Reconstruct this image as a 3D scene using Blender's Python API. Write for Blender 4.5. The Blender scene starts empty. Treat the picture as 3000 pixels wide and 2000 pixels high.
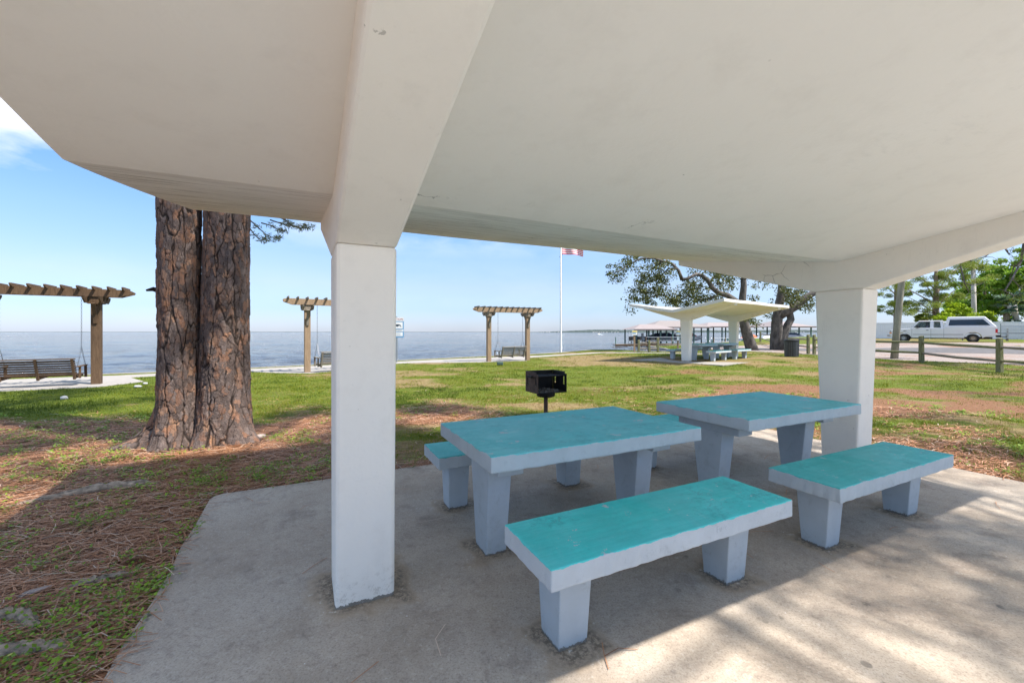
import bpy, math, random
import numpy as np
from mathutils import Vector, Matrix
from mathutils.geometry import delaunay_2d_cdt
random.seed(7)
rng = np.random.default_rng(11)
R = math.radians
sc = bpy.context.scene

# ------------------------------------------------------------------ camera
cam_d = bpy.data.cameras.new('camera')
cam_d.sensor_width = 36.0
cam_d.lens = 36.0 * 962 / 2352
cam_d.shift_y = -21 / 2352
cam_d.clip_start = 0.05
cam_d.clip_end = 30000
cam = bpy.data.objects.new('camera', cam_d)
sc.collection.objects.link(cam)
cam.location = (0, 0, 1.42)
cam.rotation_euler = (R(90), 0, 0)
sc.camera = cam

# ------------------------------------------------------------------ sky, sun, exposure
SUN = Vector((0.609, -0.220, 1.0)).normalized()
world = bpy.data.worlds.new('World')
sc.world = world
world.use_nodes = True
wt = world.node_tree
wt.nodes.clear()
wn = wt.nodes.new
w_out = wn('ShaderNodeOutputWorld')
w_bg = wn('ShaderNodeBackground')
w_sky = wn('ShaderNodeTexSky')
w_sky.sky_type = 'NISHITA'
w_sky.sun_disc = False
w_sky.sun_elevation = math.asin(SUN.z)
w_sky.sun_rotation = math.atan2(SUN.x, SUN.y)
w_sky.air_density = 1.25
w_sky.dust_density = 0.3
w_sky.ozone_density = 3.0
w_tc = wn('ShaderNodeTexCoord')
w_map = wn('ShaderNodeMapping')
w_map.inputs['Scale'].default_value = (1.0, 1.0, 2.6)
w_map.inputs['Location'].default_value = (2.4, 0.888, 0.86)
w_n = wn('ShaderNodeTexNoise')
w_n.inputs['Scale'].default_value = 3.1
w_n.inputs['Detail'].default_value = 8
w_n.inputs['Roughness'].default_value = 0.55
w_r = wn('ShaderNodeValToRGB')
w_r.color_ramp.elements[0].position = 0.48
w_r.color_ramp.elements[0].color = (0, 0, 0, 1)
w_r.color_ramp.elements[1].position = 0.60
w_r.color_ramp.elements[1].color = (1, 1, 1, 1)
w_mix = wn('ShaderNodeMixRGB')
w_mix.inputs['Color2'].default_value = (2.5, 2.6, 2.8, 1)
w_hs = wn('ShaderNodeHueSaturation')
w_hs.inputs['Saturation'].default_value = 1.0
wl = wt.links.new
wl(w_tc.outputs['Generated'], w_map.inputs['Vector'])
wl(w_map.outputs['Vector'], w_n.inputs['Vector'])
wl(w_n.outputs['Fac'], w_r.inputs['Fac'])
w_sp = wn('ShaderNodeSeparateXYZ')
wl(w_tc.outputs['Generated'], w_sp.inputs[0])
w_tr = wn('ShaderNodeValToRGB')          # sky tint by height, all round: low sky dimmed, zenith warmed to fill shade
_st = [(0.0, (0.215, 0.27, 0.47)), (0.05, (0.225, 0.275, 0.43)), (0.105, (0.30, 0.305, 0.39)), (0.21, (0.31, 0.35, 0.42)), (0.34, (0.27, 0.37, 0.47)), (0.5, (0.30, 0.45, 0.56)), (0.85, (0.95, 0.82, 0.64))]
while len(w_tr.color_ramp.elements) < len(_st): w_tr.color_ramp.elements.new(0.5)
for _e, (_p, _c) in zip(w_tr.color_ramp.elements, _st): _e.position = _p; _e.color = (*_c, 1)
wl(w_sp.outputs['Z'], w_tr.inputs['Fac'])
w_mul = wn('ShaderNodeMixRGB'); w_mul.blend_type = 'MULTIPLY'; w_mul.inputs['Fac'].default_value = 1
wl(w_sky.outputs['Color'], w_mul.inputs['Color1']); wl(w_tr.outputs['Color'], w_mul.inputs['Color2'])
wl(w_mul.outputs['Color'], w_hs.inputs['Color'])
w_cr = wn('ShaderNodeMath'); w_cr.operation = 'MULTIPLY'
w_cl = wn('ShaderNodeMapRange'); w_cl.inputs[1].default_value = 0.17; w_cl.inputs[2].default_value = 0.33; w_cl.inputs[3].default_value = 0.06; w_cl.inputs[4].default_value = 1.0
wl(w_sp.outputs['Z'], w_cl.inputs[0])
wl(w_r.outputs['Color'], w_cr.inputs[0]); wl(w_cl.outputs[0], w_cr.inputs[1]); wl(w_cr.outputs[0], w_mix.inputs['Fac'])
wl(w_hs.outputs['Color'], w_mix.inputs['Color1'])
wl(w_mix.outputs['Color'], w_bg.inputs['Color'])
w_bg.inputs['Strength'].default_value = 0.113
wl(w_bg.outputs['Background'], w_out.inputs['Surface'])

sun_d = bpy.data.lights.new('sun', 'SUN')
sun_d.energy = 2.2
sun_d.angle = R(0.6)
sun_d.color = (1.0, 0.95, 0.875)
sun = bpy.data.objects.new('sun', sun_d)
sc.collection.objects.link(sun)
sun.rotation_euler = SUN.to_track_quat('Z', 'Y').to_euler()
sun.location = (20, -10, 30)

sc.view_settings.view_transform = 'Standard'
sc.view_settings.look = 'None'
sc.view_settings.gamma = 1
sc.view_settings.exposure = 2.1
sc.view_settings.use_curve_mapping = False
sc.render.engine = 'CYCLES'
sc.cycles.max_bounces = 8
sc.cycles.diffuse_bounces = 5
sc.cycles.transparent_max_bounces = 12

# ------------------------------------------------------------------ helpers
TH = 0.456                      # the shelter's long axis, turned from the view's right
CU, SU = math.cos(TH), math.sin(TH)
def uv(U, V, z=0.0):
    return (U * CU - V * SU, U * SU + V * CU, z)
def at(px, y, z=0.0):           # column measured in the photograph, at a real distance y
    return ((px - 1176) / 962 * y, y, z)
def ss(a, b, x):
    t = np.clip((np.asarray(x, float) - a) / (b - a), 0, 1)
    return t * t * (3 - 2 * t)
def ground_z(x, y):             # the land rises a little to the right and the back
    return -0.035 + 0.15 * ss(13, 19, y) * ss(2, 8, x) + 0.55 * ss(20, 34, x) * ss(14, 30, y)
def gz(x, y):
    return float(ground_z(x, y))
_tabs = {}
def vnoise(x, y, s, seed=0):    # value noise, numpy
    if seed not in _tabs:
        _tabs[seed] = np.random.default_rng(seed + 100).random((256, 256))
    T = _tabs[seed]
    x = np.asarray(x, float) / s + 1000; y = np.asarray(y, float) / s + 1000
    i = np.floor(x).astype(int); j = np.floor(y).astype(int)
    fx = x - i; fy = y - j
    fx = fx * fx * (3 - 2 * fx); fy = fy * fy * (3 - 2 * fy)
    a = T[i % 256, j % 256]; b = T[(i + 1) % 256, j % 256]
    c = T[i % 256, (j + 1) % 256]; d = T[(i + 1) % 256, (j + 1) % 256]
    return (a * (1 - fx) + b * fx) * (1 - fy) + (c * (1 - fx) + d * fx) * fy
def fbm(x, y, s, seed=0, o=4):
    v = 0; a = 0.5; t = 0
    for k in range(o):
        v = v + a * vnoise(x, y, s / 2 ** k, seed + k); t += a; a *= 0.55
    return v / t

def tag(o, label=None, cat=None, group=None, kind=None):
    if label: o['label'] = label
    if cat: o['category'] = cat
    if group: o['group'] = group
    if kind: o['kind'] = kind
    return o
def thing(name, label, cat, loc=(0, 0, 0), rz=0.0, group=None):
    o = bpy.data.objects.new(name, None)
    o.empty_display_size = 0.2
    sc.collection.objects.link(o)
    o.location = loc; o.rotation_euler = (0, 0, rz)
    return tag(o, label, cat, group)
def children(o):
    return [c for c in bpy.data.objects if c.parent == o]
def copy_tree(o, parent=None):
    c = o.copy(); sc.collection.objects.link(c); c.parent = parent
    for ch in children(o):
        copy_tree(ch, c)
    return c

class MB:
    def __init__(s): s.V = []; s.F = []; s.M = []
    def add(s, vs, fs, m=0):
        n = len(s.V); s.V += [tuple(v) for v in vs]
        s.F += [tuple(i + n for i in f) for f in fs]; s.M += [m] * len(fs); return s
    def hexa(s, b, t, m=0):     # 4 bottom + 4 top corners (ccw from above)
        return s.add(list(b) + list(t), [(3, 2, 1, 0), (4, 5, 6, 7), (0, 1, 5, 4), (1, 2, 6, 5), (2, 3, 7, 6), (3, 0, 4, 7)], m)
    def box(s, x0, x1, y0, y1, z0, z1, m=0):
        return s.hexa([(x0, y0, z0), (x1, y0, z0), (x1, y1, z0), (x0, y1, z0)], [(x0, y0, z1), (x1, y0, z1), (x1, y1, z1), (x0, y1, z1)], m)
    def prism(s, poly, axis, a, b, m=0):   # poly in the two remaining axes, extruded a..b
        n = len(poly)
        def P(p, t):
            return {'x': (t, p[0], p[1]), 'y': (p[0], t, p[1]), 'z': (p[0], p[1], t)}[axis]
        vs = [P(p, a) for p in poly] + [P(p, b) for p in poly]
        area = sum(poly[i][0] * poly[(i + 1) % n][1] - poly[(i + 1) % n][0] * poly[i][1] for i in range(n))
        flip = (area > 0) ^ (axis == 'y') ^ (b < a)
        fs = [tuple(range(n)), tuple(range(2 * n - 1, n - 1, -1))] + [(i, i + n, (i + 1) % n + n, (i + 1) % n) for i in range(n)]
        if flip: fs = [f[::-1] for f in fs]
        return s.add(vs, fs, m)
    def bar(s, p, q, w, h=None, m=0, up=(0, 0, 1)):   # rectangular bar from p to q
        h = h or w; p = Vector(p); q = Vector(q); d = (q - p).normalized()
        u = Vector(up)
        if abs(d.dot(u)) > 0.95: u = Vector((1, 0, 0))
        a = d.cross(u).normalized() * w / 2; b = a.cross(d).normalized() * h / 2
        c = [-a - b, a - b, a + b, -a + b]
        return s.add([p + k for k in c] + [q + k for k in c], [(0, 1, 2, 3)[::-1], (4, 5, 6, 7), (0, 1, 5, 4), (1, 2, 6, 5), (2, 3, 7, 6), (3, 0, 4, 7)], m)
    def tube(s, pts, rad, n=8, m=0):
        pts = [Vector(p) for p in pts]
        if not hasattr(rad, '__len__'): rad = [rad] * len(pts)
        vs = []; k = len(pts); prev = None
        for i, p in enumerate(pts):
            d = (pts[min(i + 1, k - 1)] - pts[max(i - 1, 0)]).normalized()
            if prev is None:
                u = Vector((0, 0, 1)) if abs(d.z) < 0.9 else Vector((1, 0, 0))
                a = d.cross(u).normalized()
            else:
                a = (prev - d * prev.dot(d)).normalized()
            prev = a; b = d.cross(a)
            for j in range(n):
                t = 2 * math.pi * j / n
                vs.append(p + (a * math.cos(t) + b * math.sin(t)) * rad[i])
        fs = [(i * n + j, i * n + (j + 1) % n, (i + 1) * n + (j + 1) % n, (i + 1) * n + j) for i in range(k - 1) for j in range(n)]
        fs += [tuple(range(n))[::-1], tuple(range((k - 1) * n, k * n))]
        return s.add(vs, fs, m)
    def lathe(s, prof, n=20, m=0, c=(0, 0)):          # prof: (r,z)
        vs = [(c[0] + r * math.cos(2 * math.pi * j / n), c[1] + r * math.sin(2 * math.pi * j / n), z) for r, z in prof for j in range(n)]
        k = len(prof)
        fs = [(i * n + j, i * n + (j + 1) % n, (i + 1) * n + (j + 1) % n, (i + 1) * n + j) for i in range(k - 1) for j in range(n)]
        fs += [tuple(range(n))[::-1], tuple(range((k - 1) * n, k * n))]
        return s.add(vs, fs, m)
    def build(s, name, mats, parent=None, loc=(0, 0, 0), rot=(0, 0, 0), smooth=False, bevel=0, seg=2):
        me = bpy.data.meshes.new(name)
        me.from_pydata(s.V, [], s.F)
        if not isinstance(mats, (list, tuple)): mats = [mats]
        for q in mats: me.materials.append(q)
        if len(mats) > 1: me.polygons.foreach_set('material_index', s.M)
        me.update()
        if smooth: me.polygons.foreach_set('use_smooth', [True] * len(s.F))
        o = bpy.data.objects.new(name, me)
        sc.collection.objects.link(o)
        o.parent = parent; o.location = loc; o.rotation_euler = rot
        if bevel:
            b = o.modifiers.new('bevel', 'BEVEL'); b.width = bevel; b.segments = seg
            b.limit_method = 'ANGLE'; b.angle_limit = R(35); b.harden_normals = False
        return o

def np_mesh(name, verts, faces, mats, parent=None, smooth=False, attrs=None, midx=None):
    me = bpy.data.meshes.new(name)
    verts = np.ascontiguousarray(verts, dtype=np.float32); faces = np.ascontiguousarray(faces, dtype=np.int32)
    k = faces.shape[1]
    me.vertices.add(len(verts)); me.vertices.foreach_set('co', verts.ravel())
    me.loops.add(faces.size); me.loops.foreach_set('vertex_index', faces.ravel())
    me.polygons.add(len(faces))
    me.polygons.foreach_set('loop_start', np.arange(0, faces.size, k, dtype=np.int32))
    me.polygons.foreach_set('loop_total', np.full(len(faces), k, dtype=np.int32))
    if not isinstance(mats, (list, tuple)): mats = [mats]
    for q in mats: me.materials.append(q)
    if midx is not None: me.polygons.foreach_set('material_index', np.asarray(midx, dtype=np.int32))
    if smooth: me.polygons.foreach_set('use_smooth', np.ones(len(faces), dtype=bool))
    for an, (dom, arr) in (attrs or {}).items():
        a = me.attributes.new(an, 'FLOAT', dom); a.data.foreach_set('value', np.ascontiguousarray(arr, dtype=np.float32))
    me.update(calc_edges=True)
    o = bpy.data.objects.new(name, me); sc.collection.objects.link(o); o.parent = parent
    return o

# ------------------------------------------------------------------ materials
class NT:
    def __init__(s, name):
        s.m = bpy.data.materials.new(name); s.m.use_nodes = True
        s.t = s.m.node_tree; s.t.nodes.clear()
        s.out = s.t.nodes.new('ShaderNodeOutputMaterial')
        s.b = s.t.nodes.new('ShaderNodeBsdfPrincipled')
        s.t.links.new(s.b.outputs[0], s.out.inputs['Surface'])
        s.tc = s.t.nodes.new('ShaderNodeTexCoord')
        s.obj = s.tc.outputs['Object']
    def L(s, a, b): s.t.links.new(a, b)
    def set(s, inp, v):
        if hasattr(v, 'links') or isinstance(v, bpy.types.NodeSocket): s.L(v, inp)
        elif isinstance(v, (tuple, list)) and len(v) == 3 and inp.type == 'RGBA': inp.default_value = (*v, 1)
        else: inp.default_value = v
    def mapping(s, scale=(1, 1, 1), vec=None, rot=(0, 0, 0), loc=(0, 0, 0)):
        n = s.t.nodes.new('ShaderNodeMapping'); s.L(vec or s.obj, n.inputs[0])
        n.inputs['Scale'].default_value = scale; n.inputs['Rotation'].default_value = rot; n.inputs['Location'].default_value = loc
        return n.outputs[0]
    def noise(s, scale, detail=4, rough=0.55, vec=None, dist=0, col=False):
        n = s.t.nodes.new('ShaderNodeTexNoise'); s.L(vec or s.obj, n.inputs['Vector'])
        n.inputs['Scale'].default_value = scale; n.inputs['Detail'].default_value = detail
        n.inputs['Roughness'].default_value = rough; n.inputs['Distortion'].default_value = dist
        return n.outputs['Color' if col else 'Fac']
    def voro(s, scale, feature='F1', vec=None, out='Distance', rnd=1.0):
        n = s.t.nodes.new('ShaderNodeTexVoronoi'); n.feature = feature; s.L(vec or s.obj, n.inputs['Vector'])
        n.inputs['Scale'].default_value = scale; n.inputs['Randomness'].default_value = rnd
        return n.outputs[out]
    def ramp(s, fac, *stops):
        n = s.t.nodes.new('ShaderNodeValToRGB'); s.L(fac, n.inputs[0]); e = n.color_ramp.elements
        while len(e) < len(stops): e.new(0.5)
        for i, (p, c) in enumerate(stops):
            e[i].position = p
            if not isinstance(c, (tuple, list)): c = (c, c, c)
            e[i].color = (*c, 1)
        return n.outputs[0]
    def mix(s, f, a, b, mode='MIX'):
        n = s.t.nodes.new('ShaderNodeMixRGB'); n.blend_type = mode
        s.set(n.inputs[0], f); s.set(n.inputs[1], a); s.set(n.inputs[2], b); return n.outputs[0]
    def math(s, op, a, b=0.0, clamp=False):
        n = s.t.nodes.new('ShaderNodeMath'); n.operation = op; n.use_clamp = clamp
        s.set(n.inputs[0], a); s.set(n.inputs[1], b); return n.outputs[0]
    def attr(s, name):
        n = s.t.nodes.new('ShaderNodeAttribute'); n.attribute_name = name; return n.outputs['Fac']
    def sep(s, v):
        n = s.t.nodes.new('ShaderNodeSeparateXYZ'); s.L(v, n.inputs[0]); return n.outputs
    def bump(s, h, strength=0.3, dist=0.02):
        n = s.t.nodes.new('ShaderNodeBump'); n.inputs['Strength'].default_value = strength; n.inputs['Distance'].default_value = dist
        s.L(h, n.inputs['Height']); s.L(n.outputs[0], s.b.inputs['Normal']); return n
    def done(s, col=None, rough=0.6, metal=0.0, spec=None):
        if col is not None: s.set(s.b.inputs['Base Color'], col)
        s.set(s.b.inputs['Roughness'], rough); s.set(s.b.inputs['Metallic'], metal)
        if spec is not None: s.set(s.b.inputs['Specular IOR Level'], spec)
        return s.m

def simple(name, col, rough=0.6, var=0.15, scale=6, metal=0.0, bump=0.0, spec=None, stretch=(1, 1, 1)):
    n = NT(name); v = n.mapping(stretch)
    f = n.noise(scale, 5, 0.6, v)
    lo = tuple(c * (1 - var) for c in col); hi = tuple(min(1, c * (1 + var)) for c in col)
    c = n.ramp(f, (0.3, lo), (0.7, hi))
    if bump: n.bump(f, bump, 0.01)
    return n.done(c, rough, metal, spec)

def m_white_concrete(name, base, streak=False):
    n = NT(name)
    big = n.noise(0.8, 5, 0.6); fine = n.noise(60, 4, 0.6); mid = n.noise(5, 6, 0.65)
    c = n.mix(n.ramp(big, (0.35, 0.0), (0.7, 1.0)), tuple(k * 0.95 for k in base), base)
    c = n.mix(n.math('MULTIPLY', n.ramp(mid, (0.52, 0.0), (0.75, 1.0)), 0.16), c, (0.50, 0.46, 0.42))
    # mildew marks
    mv = n.mapping((0.6, 3, 3))
    sm = n.math('MULTIPLY', n.ramp(n.noise(1.7, 9, 0.75, mv), (0.60, 0.0), (0.72, 1.0)), n.ramp(n.noise(0.5, 3), (0.45, 0.0), (0.62, 1.0)))
    c = n.mix(n.math('MULTIPLY', sm, 0.30), c, (0.28, 0.25, 0.22))
    # hairline cracks, only here and there
    cr = n.ramp(n.voro(3.5, 'DISTANCE_TO_EDGE', n.mapping((1, 1, 1), n.mix(0.08, n.obj, n.noise(4, 4, 0.6, col=True)))), (0.0, 1.0), (0.012, 0.0))
    cr = n.math('MULTIPLY', cr, n.ramp(n.noise(1.3, 2), (0.63, 0.0), (0.69, 1.0)))
    c = n.mix(n.math('MULTIPLY', cr, 0.75), c, (0.10, 0.09, 0.08))
    # pock marks
    pk = n.math('MULTIPLY', n.ramp(n.voro(9), (0.015, 1.0), (0.045, 0.0)), n.ramp(n.noise(2.2, 2), (0.5, 0.0), (0.6, 1.0)))
    c = n.mix(n.math('MULTIPLY', pk, 0.5), c, (0.2, 0.18, 0.16))
    s = n.sep(n.obj)
    sp = n.ramp(n.math('ADD', s[2], n.math('MULTIPLY', n.noise(7, 8, 0.8), -0.42)), (0.0, 1.0), (0.03, 0.0))
    sp = n.mix(1.0, sp, n.ramp(n.math('ADD', s[2], n.math('MULTIPLY', n.noise(9, 8, 0.8), -0.42)), (-0.02, 1.0), (0.04, 0.0)), 'MULTIPLY')
    low_ = n.ramp(s[2], (0.0, 1.0), (0.22, 0.0))
    spl = n.math('MULTIPLY', n.ramp(n.noise(26, 6, 0.8), (0.52, 0.0), (0.62, 1.0)), low_)
    c = n.mix(n.math('MULTIPLY', spl, 0.55), c, (0.42, 0.36, 0.29))
    ft = n.math('LESS_THAN', s[2], n.math('SUBTRACT', n.math('MULTIPLY', n.noise(24, 6, 0.8), 0.07), 0.02))
    c = n.mix(n.math('MULTIPLY', ft, 0.85), c, (0.13, 0.11, 0.085))
    dr = n.math('MULTIPLY', n.ramp(n.noise(3.0, 8, 0.8, n.mapping((6, 6, 0.8))), (0.56, 0.0), (0.70, 1.0)), n.ramp(n.noise(1.0, 3), (0.44, 0.0), (0.6, 1.0)))
    c = n.mix(n.math('MULTIPLY', dr, 0.22), c, (0.36, 0.33, 0.29))
    chip = n.math('MULTIPLY', n.ramp(n.noise(18, 4, 0.6), (0.70, 0.0), (0.73, 1.0)), n.ramp(n.noise(2, 2), (0.5, 0.0), (0.55, 1.0)))
    c = n.mix(n.math('MULTIPLY', chip, 0.7), c, (0.40, 0.37, 0.33))
    h = n.math('ADD', n.math('MULTIPLY', fine, 0.5), mid)
    n.bump(h, 0.35, 0.008)
    return n.done(c, 0.75, spec=0.25)

def m_roof():
    n = NT('roof_paint')
    s = n.sep(n.obj)
    big = n.noise(0.7, 5, 0.6)
    base = n.mix(n.ramp(big, (0.3, 0.0), (0.7, 1.0)), (0.845, 0.805, 0.75), (0.875, 0.84, 0.79))
    mid = n.noise(4, 6, 0.7)
    base = n.mix(n.math('MULTIPLY', n.ramp(mid, (0.50, 0.0), (0.75, 1.0)), 0.16), base, (0.56, 0.51, 0.46))
    sm = n.math('MULTIPLY', n.ramp(n.noise(2.0, 10, 0.8, n.mapping((0.8, 2.2, 1), rot=(0, 0, 0.5))), (0.56, 0.0), (0.70, 1.0)), n.ramp(n.noise(0.6, 3), (0.45, 0.0), (0.6, 1.0)))
    base = n.mix(n.math('MULTIPLY', sm, 0.2), base, (0.42, 0.40, 0.37))
    # brushed, flaking paint on the wing over the water side (y > 0), streaks along the length; base lightened for brighter light there
    far = n.ramp(s[1], (0.02, 0.0), (0.1, 1.0))
    st = n.noise(2.6, 9, 0.8, n.mapping((0.55, 9, 9), rot=(0, 0, 0.02)))
    st2 = n.noise(7, 8, 0.8, n.mapping((0.5, 6, 6)))
    fl = n.ramp(n.math('ADD', n.math('MULTIPLY', st, 0.6), n.math('MULTIPLY', st2, 0.4)), (0.49, 0.0), (0.56, 1.0))
    patch = n.ramp(n.noise(0.8, 3), (0.38, 0.3), (0.54, 1.0))
    farc = n.mix(n.math('MULTIPLY', n.math('MULTIPLY', fl, patch), 0.72), (0.92, 0.89, 0.85), (0.42, 0.39, 0.35))
    c = n.mix(far, base, farc)
    ed = n.ramp(n.math('ABSOLUTE', s[1]), (0.0, 1.0), (0.05, 0.0))
    c = n.mix(n.math('MULTIPLY', ed, n.ramp(n.noise(5, 6, 0.7), (0.5, 0.0), (0.7, 0.2))), c, (0.5, 0.47, 0.43))
    warp = n.mix(0.22, n.obj, n.noise(6, 6, 0.75, col=True))
    cr = n.ramp(n.voro(1.8, 'DISTANCE_TO_EDGE', warp), (0.0, 1.0), (0.010, 0.0))
    cr = n.math('MULTIPLY', cr, n.ramp(n.noise(1.1, 2), (0.60, 0.0), (0.66, 1.0)))
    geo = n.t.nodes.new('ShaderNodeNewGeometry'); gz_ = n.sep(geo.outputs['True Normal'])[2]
    topc = n.ramp(n.noise(3, 6, 0.7), (0.35, (0.30, 0.28, 0.26)), (0.65, (0.44, 0.42, 0.39)))  # upward faces: weathered grey, also darkened to keep sunlight from burning out
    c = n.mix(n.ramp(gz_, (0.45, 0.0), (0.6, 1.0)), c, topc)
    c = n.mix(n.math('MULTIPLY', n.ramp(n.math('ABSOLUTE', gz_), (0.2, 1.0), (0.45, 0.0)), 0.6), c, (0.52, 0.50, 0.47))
    cr = n.math('MULTIPLY', cr, n.ramp(n.noise(14, 2), (0.42, 0.0), (0.55, 1.0)))
    c = n.mix(n.math('MULTIPLY', cr, 0.8), c, (0.07, 0.06, 0.05))
    pk = n.math('MULTIPLY', n.ramp(n.voro(5), (0.012, 1.0), (0.035, 0.0)), n.ramp(n.noise(1.7, 2), (0.5, 0.0), (0.6, 1.0)))
    c = n.mix(n.math('MULTIPLY', pk, 0.7), c, (0.13, 0.11, 0.1))
    h = n.math('ADD', n.math('MULTIPLY', n.noise(45, 4, 0.6), 0.4), n.noise(2.2, 5, 0.6))
    h = n.math('SUBTRACT', h, n.math('MULTIPLY', cr, 0.5))
    n.bump(h, 0.25, 0.012)
    return n.done(c, 0.8, spec=0.2)

def m_floor():
    n = NT('slab_concrete')
    g = n.ramp(n.noise(0.55, 6, 0.62), (0.33, (0.38, 0.305, 0.24)), (0.5, (0.47, 0.395, 0.32)), (0.68, (0.53, 0.465, 0.39)))
    br = n.ramp(n.noise(1.6, 8, 0.7, dist=0.6), (0.45, 0.0), (0.68, 1.0))
    c = n.mix(n.math('MULTIPLY', br, 0.65), g, (0.33, 0.265, 0.20))
    dk = n.ramp(n.noise(2.6, 9, 0.75, dist=0.4), (0.52, 0.0), (0.72, 1.0))
    c = n.mix(n.math('MULTIPLY', dk, 0.7), c, (0.17, 0.135, 0.115))
    # round gum and grease spots
    sp = n.math('MULTIPLY', n.ramp(n.voro(4.5), (0.06, 1.0), (0.10, 0.0)), n.ramp(n.noise(3.1, 2), (0.56, 0.0), (0.62, 1.0)))
    c = n.mix(n.math('MULTIPLY', sp, 0.55), c, (0.11, 0.095, 0.085))
    sp2 = n.math('MULTIPLY', n.ramp(n.voro(11), (0.05, 1.0), (0.09, 0.0)), n.ramp(n.noise(5.1, 2), (0.57, 0.0), (0.62, 1.0)))
    c = n.mix(n.math('MULTIPLY', sp2, 0.6), c, (0.12, 0.1, 0.09))
    # pale scuffs and paint drips
    pl = n.math('MULTIPLY', n.ramp(n.noise(7, 9, 0.8), (0.60, 0.0), (0.68, 1.0)), n.ramp(n.noise(1.3, 2), (0.5, 0.0), (0.65, 1.0)))
    c = n.mix(n.math('MULTIPLY', pl, 0.6), c, (0.62, 0.59, 0.54))
    dr = n.math('MULTIPLY', n.ramp(n.voro(15), (0.03, 1.0), (0.05, 0.0)), n.ramp(n.noise(9.1, 1), (0.60, 0.0), (0.62, 1.0)))
    c = n.mix(dr, c, (0.75, 0.78, 0.78))
    grit = n.noise(95, 4, 0.75); grit2 = n.noise(38, 6, 0.8); agg = n.noise(17, 8, 0.8)
    c = n.mix(n.ramp(grit, (0.28, 0.75), (0.5, 0.0)), c, (0.15, 0.12, 0.10))
    c = n.mix(n.ramp(grit2, (0.54, 0.0), (0.72, 0.6)), c, (0.66, 0.60, 0.52))
    c = n.mix(n.ramp(agg, (0.34, 0.6), (0.47, 0.0)), c, (0.20, 0.16, 0.13))
    gm = n.attr('grime')
    gn = n.noise(20, 7, 0.8)
    c = n.mix(n.math('MULTIPLY', n.ramp(n.math('MULTIPLY', gm, n.math('ADD', gn, 0.35)), (0.18, 0.0), (0.55, 1.0)), 0.55), c, (0.40, 0.30, 0.20))
    c = n.mix(n.math('MULTIPLY', n.math('MULTIPLY', n.ramp(gm, (0.55, 0.0), (0.95, 1.0)), n.ramp(n.noise(33, 5, 0.8), (0.42, 0.0), (0.56, 1.0))), 0.8), c, (0.12, 0.095, 0.07))
    c = n.mix(n.math('MULTIPLY', n.math('MULTIPLY', n.ramp(gm, (0.25, 0.0), (0.5, 1.0)), n.ramp(n.noise(13, 7, 0.8), (0.58, 0.0), (0.66, 1.0))), 0.7), c, (0.70, 0.66, 0.58))
    wp = n.math('MULTIPLY', n.ramp(n.voro(5.5), (0.10, 1.0), (0.13, 0.0)), n.ramp(n.noise(2.3, 1), (0.60, 0.0), (0.64, 1.0)))
    c = n.mix(n.math('MULTIPLY', wp, 0.6), c, (0.13, 0.115, 0.10))
    h = n.math('ADD', n.math('MULTIPLY', grit, 0.6), n.math('ADD', n.math('MULTIPLY', grit2, 0.8), n.noise(8, 5, 0.6)))
    n.bump(h, 0.35, 0.006)
    return n.done(c, 0.85, spec=0.25)

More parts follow.
